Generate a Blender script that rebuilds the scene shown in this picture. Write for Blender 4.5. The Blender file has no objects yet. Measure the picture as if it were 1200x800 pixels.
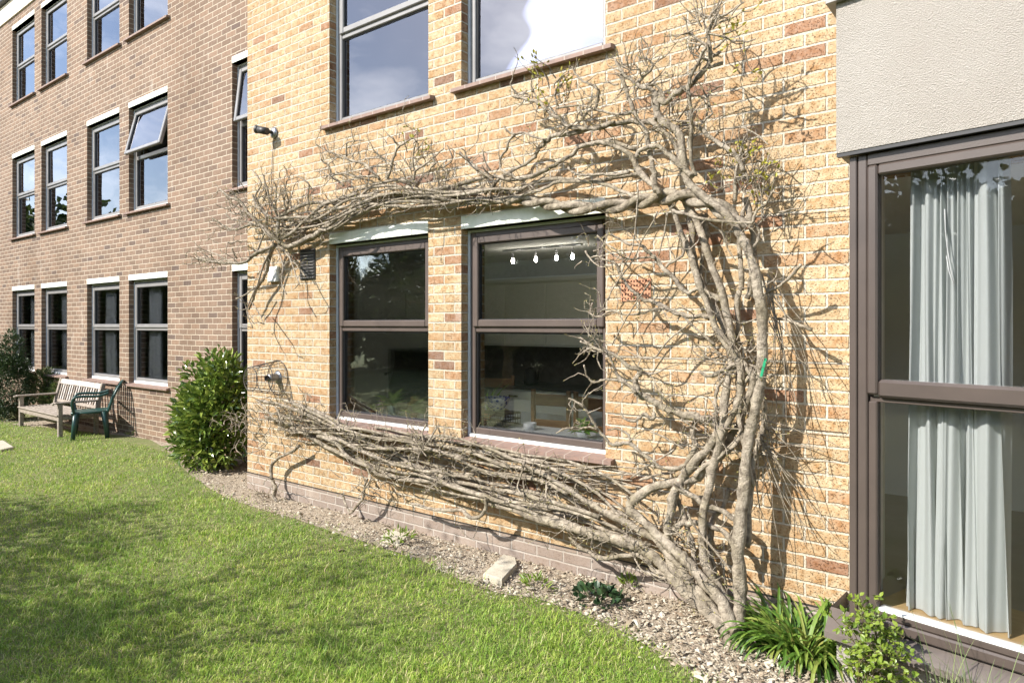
import bpy, math, random
import numpy as np
from mathutils import Vector, Matrix
random.seed(7); RNG = np.random.default_rng(11)
C = bpy.context.scene.collection
PI = math.pi
D1 = 3.933; WY = 0.797; EYE = 1.70
RX, RY = 0.7913, 0.6116            # camera right in the world; forward is (-RY, RX)
def ray(px, py):
    a = (px-600)/800.0
    return Vector((-RY + a*RX, RX + a*RY, (381-py)/800.0))
CAM = Vector((0, -D1, EYE))
def at(px, py, y):                  # point of the plane y=const seen at this pixel
    r = ray(px, py); return CAM + r*((y+D1)/r.y)
def gnd(px, py, z=0.0):
    r = ray(px, py); return CAM + r*((z-EYE)/r.z)
def wx(px, y): return at(px, 381, y).x

# ------------------------------------------------------------------ mesh helpers
BASE = {}
def tag(o, label=None, cat=None, group=None, kind=None):
    if label: o['label'] = label
    if cat: o['category'] = cat
    if group: o['group'] = group
    if kind: o['kind'] = kind
    return o
def thing(name, base, label, cat, group=None, rz=0, frame=None):
    o = bpy.data.objects.new(name, None); C.objects.link(o)
    o.empty_display_size = .1
    if frame is not None: o.matrix_world = frame @ Matrix.Translation(base)
    else:
        o.location = base; o.rotation_euler = (0, 0, rz)
    BASE[o.name] = Vector(base) if rz == 0 else Vector((0, 0, 0))
    return tag(o, label, cat, group)
def link(name, me, parent=None, base=None, frame=None):
    o = bpy.data.objects.new(name, me); C.objects.link(o)
    if parent is not None:
        o.parent = parent; BASE[o.name] = BASE[parent.name]
    else:
        b = Vector(base or (0, 0, 0)); BASE[o.name] = b
        if frame is not None: o.matrix_world = frame @ Matrix.Translation(b)
        else: o.location = b
    return o
class MB:
    def __init__(s): s.v = []; s.f = []; s.uv = []; s.mi = []; s.sm = []
    def face(s, pts, uv=None, mi=0, smooth=False):
        n = len(s.v); s.v += [tuple(p) for p in pts]; s.f.append(tuple(range(n, n+len(pts))))
        if uv is None:
            a = Vector(pts[1])-Vector(pts[0]); b = Vector(pts[2])-Vector(pts[0]); nn = a.cross(b)
            ax = max(range(3), key=lambda i: abs(nn[i]))
            uv = [(p[0], p[2]) if ax == 1 else ((p[1]+.1125, p[2]) if ax == 0 else (p[0], p[1])) for p in pts]
        s.uv.append(uv); s.mi.append(mi); s.sm.append(smooth); return s
    def box(s, x0, x1, y0, y1, z0, z1, mi=0, bev=0.0, M=None):
        if x0 > x1: x0, x1 = x1, x0
        if y0 > y1: y0, y1 = y1, y0
        if z0 > z1: z0, z1 = z1, z0
        T = (lambda p: M @ Vector(p)) if M is not None else (lambda p: Vector(p))
        b = min(bev, (x1-x0)*.4, (y1-y0)*.4, (z1-z0)*.4)
        if b <= 0:
            Q = [(x0,y0,z0),(x1,y0,z0),(x1,y1,z0),(x0,y1,z0),(x0,y0,z1),(x1,y0,z1),(x1,y1,z1),(x0,y1,z1)]
            Q = [T(q) for q in Q]
            for f in ((0,1,5,4),(1,2,6,5),(2,3,7,6),(3,0,4,7),(4,5,6,7),(3,2,1,0)): s.face([Q[i] for i in f], mi=mi)
            return s
        n = len(s.v); vs = []; idx = {}
        for i, x in enumerate((x0, x1)):
            for j, y in enumerate((y0, y1)):
                for k, z in enumerate((z0, z1)):
                    sx, sy, sz = 1-2*i, 1-2*j, 1-2*k
                    for a, p in enumerate(((x, y+sy*b, z+sz*b), (x+sx*b, y, z+sz*b), (x+sx*b, y+sy*b, z))):
                        idx[(i,j,k,a)] = len(vs); vs.append(T(p))
        F = []
        for a in range(3):
            o1, o2 = [q for q in range(3) if q != a]
            for e in (0, 1):
                c = []
                for (u, w) in ((0,0),(1,0),(1,1),(0,1)):
                    key = [0,0,0]; key[a] = e; key[o1] = u; key[o2] = w
                    c.append(idx[(key[0],key[1],key[2],a)])
                F.append(c)
        for a in range(3):          # edges along axis a
            o1, o2 = [q for q in range(3) if q != a]
            for u in (0,1):
                for w in (0,1):
                    k0 = [0,0,0]; k0[o1]=u; k0[o2]=w; k1 = list(k0); k1[a]=1
                    F.append([idx[(*k0,o1)], idx[(*k0,o2)], idx[(*k1,o2)], idx[(*k1,o1)]])
        for i in (0,1):
            for j in (0,1):
                for k in (0,1): F.append([idx[(i,j,k,0)], idx[(i,j,k,1)], idx[(i,j,k,2)]])
        cen = T(((x0+x1)/2,(y0+y1)/2,(z0+z1)/2))
        for f in F:
            p = [vs[i] for i in f]; nn = (p[1]-p[0]).cross(p[2]-p[0]); m = sum(p, Vector())/len(p)
            if nn.dot(m-cen) < 0: p = p[::-1]
            s.face(p, mi=mi)
        return s
    def tube(s, pts, rad, n=8, mi=0, cap=True, smooth=True, rough=0):
        pts = [Vector(p) for p in pts]; ph = random.uniform(0, 6.3); tw_ = random.uniform(-.35, .35)
        if not hasattr(rad, '__len__'): rad = [rad]*len(pts)
        b0 = len(s.v); up = None
        for i, p in enumerate(pts):
            d = (pts[min(i+1, len(pts)-1)] - pts[max(i-1, 0)])
            if d.length < 1e-9: d = Vector((0,0,1))
            d.normalize()
            if up is None: up = Vector((0,0,1)) if abs(d.z) < .9 else Vector((1,0,0))
            x = d.cross(up)
            if x.length < 1e-6: x = d.orthogonal()
            x.normalize(); up = x.cross(d).normalized()
            for k in range(n):
                a = 2*PI*k/n; q_ = rad[i]*(1+rough*(math.sin(a*2+ph+i*tw_)*.6+math.sin(a*5+i*tw_*2)*.35+random.uniform(-.5,.5))) if rough else rad[i]
                s.v.append(tuple(p + (x*math.cos(a)+up*math.sin(a))*q_))
        L = 0
        for i in range(len(pts)-1):
            l2 = L + (pts[i+1]-pts[i]).length
            for k in range(n):
                a, b = b0+i*n+k, b0+i*n+(k+1)%n
                s.f.append((a, b, b+n, a+n)); s.uv.append([(k/n, L), ((k+1)/n, L), ((k+1)/n, l2), (k/n, l2)]); s.mi.append(mi); s.sm.append(smooth)
            L = l2
        if cap:
            e = b0+(len(pts)-1)*n
            s.f.append(tuple(b0+k for k in range(n))[::-1]); s.f.append(tuple(e+k for k in range(n)))
            for _ in (0, 1): s.uv.append([(0,0)]*n); s.mi.append(mi); s.sm.append(False)
        return s
    def lathe(s, prof, c, n=20, mi=0, M=None, smooth=True):
        b0 = len(s.v); c = Vector(c)
        for (r, z) in prof:
            for k in range(n):
                a = 2*PI*k/n; p = Vector((r*math.cos(a), r*math.sin(a), z))
                if M is not None: p = M @ p
                s.v.append(tuple(p+c))
        for i in range(len(prof)-1):
            for k in range(n):
                a, b = b0+i*n+k, b0+i*n+(k+1)%n
                s.f.append((a, b, b+n, a+n)); s.uv.append([(k/n, i), ((k+1)/n, i), ((k+1)/n, i+1), (k/n, i+1)]); s.mi.append(mi); s.sm.append(smooth)
        return s
    def mesh(s, name, mats, base):
        me = bpy.data.meshes.new(name); bx, by, bz = base
        me.from_pydata([(x-bx, y-by, z-bz) for x, y, z in s.v], [], s.f)
        uvl = me.uv_layers.new(name='UVMap'); flat = []
        for u in s.uv:
            for a in u: flat += [a[0], a[1]]
        uvl.data.foreach_set('uv', flat)
        me.polygons.foreach_set('material_index', s.mi); me.polygons.foreach_set('use_smooth', s.sm)
        for m in (mats if isinstance(mats, (list, tuple)) else [mats]): me.materials.append(m)
        me.update(); return me
    def build(s, name, mats, parent=None, base=(0,0,0), frame=None):
        b = BASE[parent.name] if parent is not None else Vector(base)
        return link(name, s.mesh(name, mats, b), parent, base, frame)
def npmesh(name, V, F, mat, parent=None, base=(0,0,0), smooth=False):
    b = BASE[parent.name] if parent is not None else Vector(base)
    V = np.asarray(V, dtype=np.float32) - np.array(b[:], dtype=np.float32)
    F = np.asarray(F, dtype=np.int32); k = F.shape[1]
    me = bpy.data.meshes.new(name)
    me.vertices.add(len(V)); me.vertices.foreach_set('co', V.ravel())
    me.loops.add(F.size); me.loops.foreach_set('vertex_index', F.ravel())
    me.polygons.add(len(F)); me.polygons.foreach_set('loop_start', np.arange(0, F.size, k, dtype=np.int32))
    try: me.polygons.foreach_set('loop_total', np.full(len(F), k, dtype=np.int32))
    except Exception: pass
    me.polygons.foreach_set('use_smooth', np.full(len(F), smooth, dtype=bool))
    me.materials.append(mat); me.update(calc_edges=True); me.validate()
    return link(name, me, parent, base)

# ------------------------------------------------------------------ materials
class NT:
    def __init__(s, name):
        s.m = bpy.data.materials.new(name); s.m.use_nodes = True; s.t = s.m.node_tree; s.t.nodes.clear()
        s.out = s.n('ShaderNodeOutputMaterial')
    def n(s, ty, **kw):
        x = s.t.nodes.new(ty)
        for k, v in kw.items(): setattr(x, k, v)
        return x
    def l(s, a, b): s.t.links.new(a, b)
    def val(s, x, i):
        return x
    def math(s, op, a, b=None, c=None, clamp=False):
        x = s.n('ShaderNodeMath', operation=op); x.use_clamp = clamp
        for i, q in enumerate((a, b, c)):
            if q is None: continue
            if isinstance(q, (int, float)): x.inputs[i].default_value = q
            else: s.l(q, x.inputs[i])
        return x.outputs[0]
    def mix(s, f, a, b, mode='MIX'):
        x = s.n('ShaderNodeMix', data_type='RGBA', blend_type=mode)
        for i, q in ((0, f), (6, a), (7, b)):
            if isinstance(q, (int, float)): x.inputs[i].default_value = q
            elif isinstance(q, tuple): x.inputs[i].default_value = (*q[:3], 1)
            else: s.l(q, x.inputs[i])
        return x.outputs[2]
    def ramp(s, f, stops, const=False):
        x = s.n('ShaderNodeValToRGB'); cr = x.color_ramp
        if const: cr.interpolation = 'CONSTANT'
        while len(cr.elements) < len(stops): cr.elements.new(.5)
        for e, (p, c) in zip(cr.elements, stops): e.position = p; e.color = (*c, 1)
        s.l(f, x.inputs[0]); return x.outputs[0]
    def noise(s, vec, scale, detail=3, rough=.5):
        x = s.n('ShaderNodeTexNoise'); x.inputs['Scale'].default_value = scale; x.inputs['Detail'].default_value = detail
        x.inputs['Roughness'].default_value = rough
        if vec is not None: s.l(vec, x.inputs['Vector'])
        return x.outputs[0]
    def bsdf(s, col, rough=.7, bump=None, bd=.003, metal=0, spec=.5, trans=0):
        p = s.n('ShaderNodeBsdfPrincipled')
        for k, q in (('Base Color', col), ('Roughness', rough), ('Metallic', metal), ('Specular IOR Level', spec)):
            if isinstance(q, (int, float)): p.inputs[k].default_value = q
            elif isinstance(q, tuple): p.inputs[k].default_value = (*q[:3], 1)
            else: s.l(q, p.inputs[k])
        if bump is not None:
            b = s.n('ShaderNodeBump'); b.inputs['Distance'].default_value = bd; b.inputs['Strength'].default_value = 1
            s.l(bump, b.inputs['Height']); s.l(b.outputs[0], p.inputs['Normal'])
        o = p.outputs[0]
        if trans:
            t = s.n('ShaderNodeBsdfTranslucent')
            if isinstance(col, tuple): t.inputs[0].default_value = (*col, 1)
            else: s.l(col, t.inputs[0])
            m = s.n('ShaderNodeMixShader'); m.inputs[0].default_value = trans
            s.l(o, m.inputs[1]); s.l(t.outputs[0], m.inputs[2]); o = m.outputs[0]
        s.l(o, s.out.inputs[0]); return s.m
    def pos(s): return s.n('ShaderNodeTexCoord').outputs['Object']
    def uv(s): return s.n('ShaderNodeTexCoord').outputs['UV']
def simple(name, c1, c2=None, scale=20, rough=.6, bump=0, bs=None, metal=0, spec=.5, trans=0, stretch=None):
    t = NT(name); p = t.pos()
    if stretch:
        mp = t.n('ShaderNodeMapping'); mp.inputs['Scale'].default_value = stretch; t.l(p, mp.inputs[0]); p = mp.outputs[0]
    c2 = c2 or tuple(x*.8 for x in c1)
    n = t.noise(p, scale, 5, .6)
    f = t.math('MULTIPLY_ADD', n, 2.2, -.6, clamp=True)
    b = t.noise(p, bs or scale*4, 4, .6) if bump else None
    return t.bsdf(t.mix(f, c1, c2), rough, b, bump, metal, spec, trans)
def island(name, cols, rough=.5, trans=.25, spec=.5, var=6):
    t = NT(name); g = t.n('ShaderNodeNewGeometry').outputs['Random Per Island']
    st = [(i/max(1, len(cols)-1), c) for i, c in enumerate(cols)]
    col = t.ramp(g, st)
    n = t.noise(t.pos(), var, 3)
    col = t.mix(t.math('MULTIPLY_ADD', n, 1.6, -.3, clamp=True), col, t.mix(.35, col, (cols[0])), 'MIX')
    return t.bsdf(col, rough, None, 0, 0, spec, trans)
def brick(name, stops, mortar, stain, bw=.225, bh=.075, bd=.006, rough_face=.3):
    t = NT(name); uv = t.uv()
    nz = t.n('ShaderNodeTexNoise'); nz.inputs['Scale'].default_value = 14; nz.inputs['Detail'].default_value = 3; t.l(uv, nz.inputs['Vector'])
    dm = t.n('ShaderNodeVectorMath', operation='MULTIPLY_ADD'); t.l(nz.outputs['Color'], dm.inputs[0])
    dm.inputs[1].default_value = (.007, .007, 0); t.l(uv, dm.inputs[2])
    sp = t.n('ShaderNodeSeparateXYZ'); t.l(dm.outputs[0], sp.inputs[0])
    u = t.math('DIVIDE', sp.outputs[0], bw); v = t.math('DIVIDE', sp.outputs[1], bh)
    row = t.math('FLOOR', v); off = t.math('MULTIPLY', t.math('FLOORED_MODULO', row, 2), .5)
    ub = t.math('ADD', u, off); col = t.math('FLOOR', ub)
    fu = t.math('FRACT', ub); fv = t.math('FRACT', v)
    du = t.math('MULTIPLY', t.math('MINIMUM', fu, t.math('SUBTRACT', 1, fu)), bw)
    dv = t.math('MULTIPLY', t.math('MINIMUM', fv, t.math('SUBTRACT', 1, fv)), bh)
    d = t.math('MINIMUM', du, dv)
    ed = t.noise(uv, 70, 3); d2 = t.math('MULTIPLY_ADD', ed, .009, t.math('SUBTRACT', d, .0045))
    mk = t.n('ShaderNodeMapRange', interpolation_type='SMOOTHSTEP'); t.l(d2, mk.inputs[0]); mk.inputs[1].default_value = .0042; mk.inputs[2].default_value = .0078
    mask = mk.outputs[0]
    cv = t.n('ShaderNodeCombineXYZ'); t.l(col, cv.inputs[0]); t.l(row, cv.inputs[1])
    wn = t.n('ShaderNodeTexWhiteNoise', noise_dimensions='3D'); t.l(cv.outputs[0], wn.inputs['Vector'])
    bc = t.ramp(wn.outputs['Value'], stops)
    # each brick: its own mottling
    sc = t.n('ShaderNodeVectorMath', operation='MULTIPLY_ADD'); t.l(wn.outputs['Color'], sc.inputs[0]); sc.inputs[1].default_value = (9, 9, 9); t.l(uv, sc.inputs[2])
    m1 = t.noise(sc.outputs[0], 22, 4, .7); m2 = t.noise(sc.outputs[0], 120, 3, .6)
    bc = t.mix(t.math('MULTIPLY_ADD', m1, 3.4, -1.3, clamp=True), bc, t.mix(1, bc, stain, 'MULTIPLY'))
    pits = t.math('MULTIPLY_ADD', m2, -7, 3.0, clamp=True)
    bc = t.mix(t.math('MULTIPLY', pits, .8), bc, t.mix(1, bc, (.35,.28,.22), 'MULTIPLY'))
    big = t.noise(uv, .9, 3); mc = t.mix(t.noise(uv, 30, 3), mortar, tuple(x*.72 for x in mortar))
    c = t.mix(mask, mc, bc)
    c = t.mix(t.math('MULTIPLY_ADD', big, 2.4, -1.1, clamp=True), c, t.mix(1, c, (.74,.70,.66), 'MULTIPLY'))
    mpn = t.n('ShaderNodeMapping'); mpn.inputs['Scale'].default_value = (2.6, .55, 1); t.l(uv, mpn.inputs[0]); stn = t.noise(mpn.outputs[0], 1.6, 5, .65)
    c = t.mix(t.math('MULTIPLY_ADD', stn, 5, -3.0, clamp=True), c, t.mix(.30, c, (.78,.74,.66)))
    c = t.mix(t.math('MULTIPLY_ADD', stn, -5, 1.75, clamp=True), c, t.mix(1, c, (.80,.76,.72), 'MULTIPLY'))
    h = t.math('ADD', mask, t.math('MULTIPLY', m1, rough_face))
    h = t.math('SUBTRACT', h, t.math('MULTIPLY', pits, rough_face*.8))
    tn = t.math('MULTIPLY', wn.outputs['Value'], .25)
    return t.bsdf(c, .9, t.math('ADD', h, tn), bd, spec=.2)

M = {}
M['buff'] = brick('buff_brick', [(0,(.44,.345,.22)),(.25,(.54,.435,.29)),(.50,(.49,.38,.24)),(.76,(.47,.35,.215)),(.91,(.43,.295,.185)),(.975,(.36,.225,.15)),(1,(.25,.17,.13))], (.66,.59,.475), (.74,.56,.40), bd=.009, rough_face=.8)
M['brown'] = brick('brown_brick', [(0,(.19,.135,.10)),(.4,(.22,.156,.116)),(.75,(.26,.18,.13)),(.92,(.18,.13,.10)),(1,(.135,.10,.085))], (.50,.42,.33), (.85,.80,.76), bd=.004)
M['plinth'] = brick('plinth_brick', [(0,(.27,.22,.19)),(.5,(.32,.265,.225)),(1,(.22,.185,.165))], (.46,.41,.36), (.9,.85,.8), bd=.004)
def tilemat():
    t = NT('quarry_tile'); uv = t.uv(); sp = t.n('ShaderNodeSeparateXYZ'); t.l(uv, sp.inputs[0])
    u = t.math('DIVIDE', sp.outputs[0], .15); fu = t.math('FRACT', u); d = t.math('MULTIPLY', t.math('MINIMUM', fu, t.math('SUBTRACT', 1, fu)), .15)
    mk = t.math('GREATER_THAN', d, .003)
    n = t.noise(uv, 18, 4, .7)
    c = t.mix(t.math('MULTIPLY_ADD', n, 2.2, -.6, clamp=True), (.27,.17,.13), (.17,.12,.10))
    return t.bsdf(t.mix(mk, (.4,.34,.28), c), .7, t.math('ADD', mk, t.math('MULTIPLY', n, .3)), .002)
M['tile'] = tilemat()
M['lintel'] = simple('white_painted_concrete', (.86,.86,.80), (.62,.66,.56), 9, .7, .001)
M['trim'] = simple('pale_trim', (.55,.58,.62), (.44,.47,.5), 12, .5, .0006)
M['whitebead'] = simple('white_bead', (.84,.84,.82), (.66,.66,.63), 20, .6, .0006)
M['brownframe'] = simple('brown_frame', (.105,.08,.068), (.078,.06,.052), 5, .38, .0003, 200)
M['greyframe'] = simple('grey_frame', (.26,.25,.245), (.20,.19,.185), 6, .4, .0003, 200)
M['bayframe'] = simple('bay_brown_frame', (.082,.063,.054), (.062,.048,.042), 4, .36, .0003, 200)
M['darkgasket'] = simple('dark_gasket', (.02,.02,.022), None, 20, .5)
def glassmat(name='glass', tint=(.957,.962,.964), k=.85, base=.0, gc=(.95,.97,1)):
    t = NT(name); fr = t.n('ShaderNodeFresnel'); fr.inputs[0].default_value = 1.5
    f = t.math('MULTIPLY_ADD', fr.outputs[0], k, base, clamp=True)
    a = t.n('ShaderNodeBsdfTransparent'); a.inputs[0].default_value = (*tint, 1)
    g = t.n('ShaderNodeBsdfGlossy'); g.inputs['Roughness'].default_value = 0.0; g.inputs[0].default_value = (*gc,1)
    b = t.n('ShaderNodeBump'); b.inputs['Distance'].default_value = .010; b.inputs['Strength'].default_value = .5
    t.l(t.noise(t.pos(), 1.3, 1), b.inputs['Height']); t.l(b.outputs[0], g.inputs['Normal'])
    m = t.n('ShaderNodeMixShader'); t.l(f, m.inputs[0]); t.l(a.outputs[0], m.inputs[1]); t.l(g.outputs[0], m.inputs[2]); t.l(m.outputs[0], t.out.inputs[0]); return t.m
M['glass'] = glassmat(); M['glassUp'] = glassmat('upper_glass_sky_tint', (.85,.88,.92), 1.7, .10, (.92,.92,.99))  # upper panes: reflection strengthened and tinted to suggest blue sky
def rendermat():
    t = NT('rough_render'); p = t.pos(); n = t.noise(p, 160, 5, .65); v = t.n('ShaderNodeTexVoronoi'); v.inputs['Scale'].default_value = 210; t.l(p, v.inputs['Vector'])
    c = t.mix(t.math('MULTIPLY_ADD', n, 2.5, -.8, clamp=True), (.44,.405,.365), (.33,.305,.275))
    c = t.mix(t.math('MULTIPLY_ADD', t.noise(p, 2.2, 4), 1.8, -.6, clamp=True), c, t.mix(1, c, (.88,.86,.84), 'MULTIPLY'))
    return t.bsdf(c, .95, t.math('ADD', n, t.math('MULTIPLY', v.outputs['Distance'], .7)), .007, spec=.15)
M['render'] = rendermat()
M['soil'] = simple('soil', (.25,.195,.14), (.42,.35,.26), 30, .95, .02, 60)
M['lawnbase'] = simple('lawn_thatch', (.13,.17,.04), (.22,.20,.09), 4, .95, .02, 80)
def grassmat():
    t = NT('grass_blades'); g = t.n('ShaderNodeNewGeometry').outputs['Random Per Island']; p = t.pos()
    col = t.ramp(g, [(0,(.12,.25,.026)),(.45,(.25,.39,.05)),(.8,(.37,.49,.085)),(.93,(.50,.53,.20)),(1,(.58,.50,.30))])
    n = t.noise(p, 1.1, 4, .6); n2 = t.noise(p, 5.5, 3, .6)
    col = t.mix(t.math('MULTIPLY_ADD', n, 3.0, -1.1, clamp=True), col, t.mix(1, col, (1.45,1.25,1.3), 'MULTIPLY'))
    col = t.mix(t.math('MULTIPLY_ADD', n2, 3.2, -1.3, clamp=True), col, t.mix(1, col, (.70,.80,.72), 'MULTIPLY'))
    return t.bsdf(col, .5, None, 0, 0, .4, .35)
M['grass'] = grassmat()
M['chips'] = island('wood_chips', [(.14,.105,.07),(.36,.30,.215),(.46,.405,.31),(.54,.49,.39),(.22,.15,.10),(.40,.35,.26),(.62,.57,.47)], .85, 0, .2)
def barkmat(name, a, b, c):
    t = NT(name); p = t.pos(); n = t.noise(p, 26, 5, .65); n2 = t.noise(p, 110, 4, .6); n3 = t.noise(p, 7, 3)
    col = t.mix(t.math('MULTIPLY_ADD', n, 2.8, -.95, clamp=True), a, b)
    col = t.mix(t.math('MULTIPLY_ADD', n3, 3, -1.3, clamp=True), col, t.mix(1, col, c, 'MULTIPLY'))
    col = t.mix(t.math('MULTIPLY_ADD', n2, -5, 2.1, clamp=True), col, t.mix(1, col, (.5,.45,.4), 'MULTIPLY'))
    return t.bsdf(col, .85, t.math('ADD', n, t.math('MULTIPLY', n2, .7)), .014, spec=.2)
M['bark'] = barkmat('vine_bark', (.46,.395,.31), (.13,.105,.08), (.60,.59,.50))
M['twig'] = barkmat('vine_twig', (.48,.415,.325), (.14,.11,.085), (.60,.58,.50))
M['bud'] = island('vine_bud', [(.30,.24,.10),(.42,.40,.14),(.36,.30,.18),(.50,.46,.12)], .6, .2)
M['bushleaf'] = island('laurel_leaf', [(.06,.11,.02),(.12,.19,.03),(.22,.30,.05),(.34,.40,.08),(.09,.15,.03)], .24, .18, .6)
M['strap'] = island('strap_leaf', [(.05,.11,.018),(.09,.18,.026),(.14,.26,.035),(.24,.34,.06),(.36,.34,.10)], .33, .35)
M['rose'] = island('rose_leaf', [(.12,.20,.025),(.20,.28,.035),(.28,.35,.05),(.16,.24,.03)], .4, .35)
M['tuft'] = island('tuft_blade', [(.10,.16,.05),(.17,.23,.08),(.25,.29,.12)], .5, .2)
M['shrubleaf'] = island('shrub_leaf', [(.05,.09,.02),(.10,.14,.035),(.17,.20,.06),(.22,.19,.09)], .5, .25)
M['conifer'] = island('dark_shrub_leaf', [(.025,.05,.018),(.045,.08,.025),(.07,.11,.035)], .5, .1)
M['treeleaf'] = island('tree_leaf', [(.04,.07,.018),(.07,.11,.025),(.11,.14,.04)], .5, .3)
M['ivy'] = island('ivy_leaf', [(.02,.045,.018),(.035,.07,.025),(.05,.09,.03)], .35, .1)
M['stem'] = simple('green_stem', (.13,.11,.05), (.08,.06,.03), 20, .6)
M['teak'] = simple('weathered_teak', (.36,.31,.26), (.17,.135,.105), 10, .8, .002, 60, stretch=(1,4,4))
M['teaklight'] = simple('bleached_teak', (.66,.62,.58), (.30,.24,.20), 14, .8, .002, 60)
M['greenplastic'] = simple('green_plastic', (.010,.042,.036), (.015,.058,.048), 6, .36, .0004)
M['black'] = simple('black_metal', (.018,.018,.018), (.04,.035,.03), 30, .5)
M['wire'] = simple('cage_wire', (.05,.045,.04), (.09,.07,.055), 60, .6)
M['steel'] = simple('flue_steel', (.40,.41,.42), (.25,.25,.26), 20, .3, metal=.8)
M['whiteplastic'] = simple('white_plastic', (.78,.78,.76), (.68,.68,.66), 10, .45)
M['stone'] = simple('pale_stone', (.52,.47,.38), (.36,.32,.24), 12, .9, .004, 50)
M['terra'] = simple('terracotta', (.50,.25,.14), (.42,.20,.12), 30, .85, .001)
M['greentag'] = simple('green_tape', (.01,.22,.10), (.015,.28,.13), 30, .4)
M['lime'] = simple('lime_stain', (.82,.80,.76), (.66,.6,.52), 14, .9, .001)
def clothmat(name, a, b):
    t = NT(name); p = t.pos(); mp = t.n('ShaderNodeMapping'); mp.inputs['Scale'].default_value = (1,1,6); t.l(p, mp.inputs[0])
    n = t.noise(mp.outputs[0], 90, 3, .7)
    return t.bsdf(t.mix(n, a, b), .9, n, .001, trans=.25, spec=.1)
M['curtain'] = clothmat('linen_curtain', (.66,.69,.68), (.53,.56,.555)); M['blind'] = clothmat('white_blind', (.92,.92,.92), (.88,.88,.88)); M['green_blind'] = clothmat('green_blind', (.55,.62,.48), (.48,.56,.42))
M['room'] = simple('room_plaster', (.72,.72,.66), (.68,.68,.62), 2, .9)
M['roomlight'] = simple('room_pale', (.62,.62,.56), (.58,.58,.52), 2, .9)
M['floor'] = simple('room_floor', (.34,.28,.22), (.28,.22,.17), 3, .5)
M['cab'] = simple('cream_cabinet', (.80,.82,.72), (.76,.78,.68), 2, .45)
M['worktop'] = simple('dark_worktop', (.03,.03,.03), (.06,.05,.05), 60, .3)
M['tilewall'] = simple('wall_tiles', (.20,.19,.16), (.12,.11,.09), 12, .3)
M['chairwood'] = simple('oak', (.30,.17,.07), (.20,.10,.04), 8, .5, .001, 60, stretch=(1,1,4))
M['cloth'] = simple('white_tablecloth', (.75,.78,.76), (.62,.66,.64), 10, .9)
M['blue'] = None
def bowlmat():
    t = NT('blue_pattern_china'); v = t.n('ShaderNodeTexVoronoi'); v.inputs['Scale'].default_value = 34; t.l(t.pos(), v.inputs['Vector'])
    return t.bsdf(t.ramp(v.outputs['Distance'], [(0,(.03,.06,.35)),(.42,(.05,.10,.45)),(.5,(.8,.82,.85))]), .15)
M['blue'] = bowlmat()
M['pot'] = simple('pale_green_pot', (.45,.62,.56), (.4,.55,.5), 10, .3)
M['petal'] = island('purple_petal', [(.35,.12,.35),(.5,.25,.5)], .5, .3)
M['houseleaf'] = island('house_leaf', [(.16,.34,.06),(.34,.52,.10),(.60,.66,.16)], .4, .3)
M['yflower'] = island('yellow_bract', [(.65,.42,.03),(.7,.5,.06)], .5, .3)
M['fascia'] = simple('cream_fascia', (.70,.63,.52), (.62,.55,.45), 3, .8)
M['gutter'] = simple('dark_gutter', (.05,.055,.06), None, 3, .5)
_t = NT('lit_bulb'); _e = _t.n('ShaderNodeEmission'); _e.inputs[0].default_value = (1,.93,.82,1); _e.inputs[1].default_value = 55; _t.l(_e.outputs[0], _t.out.inputs[0]); M['bulb'] = _t.m
M['sillwood'] = simple('pine_sill', (.50,.34,.16), (.42,.27,.12), 6, .5, stretch=(1,8,1))
M['grey_sill'] = simple('grey_slate_sill', (.15,.125,.11), (.105,.088,.078), 12, .5, .001)

# ------------------------------------------------------------------ walls with openings
def wall_mesh(xa, xb, za, zb, y, ops, th, zsplit=None, sign=1):
    mb = MB(); xs = sorted({xa, xb, *[o[0] for o in ops], *[o[1] for o in ops]}); zs = sorted({za, zb, *[o[2] for o in ops], *[o[3] for o in ops]})
    inside = lambda cx, cz: any(o[0] < cx < o[1] and o[2] < cz < o[3] for o in ops)
    for i in range(len(xs)-1):
        for j in range(len(zs)-1):
            if inside((xs[i]+xs[i+1])/2, (zs[j]+zs[j+1])/2): continue
            a, b, c, d = xs[i], xs[i+1], zs[j], zs[j+1]
            mb.face([(a,y,c),(b,y,c),(b,y,d),(a,y,d)]); mb.face([(b,y+th,c),(a,y+th,c),(a,y+th,d),(b,y+th,d)], mi=1)
    for (a, b, c, d) in ops:
        k = y+th
        mb.face([(a,y,c),(a,y,d),(a,k,d),(a,k,c)]); mb.face([(b,y,d),(b,y,c),(b,k,c),(b,k,d)])
        mb.face([(a,y,d),(b,y,d),(b,k,d),(a,k,d)]); mb.face([(b,y,c),(a,y,c),(a,k,c),(b,k,c)])
    return mb
def frame_ring(mb, x0, x1, z0, z1, y0, y1, w, mi=0, bev=.006, wb=None, Mx=None):
    wb = wb or w
    mb.box(x0, x0+w, y0, y1, z0, z1, mi, bev, Mx); mb.box(x1-w, x1, y0, y1, z0, z1, mi, bev, Mx)
    mb.box(x0+w, x1-w, y0+.001, y1-.001, z1-w, z1, mi, bev, Mx); mb.box(x0+w, x1-w, y0+.001, y1-.001, z0, z0+wb, mi, bev, Mx)
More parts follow.
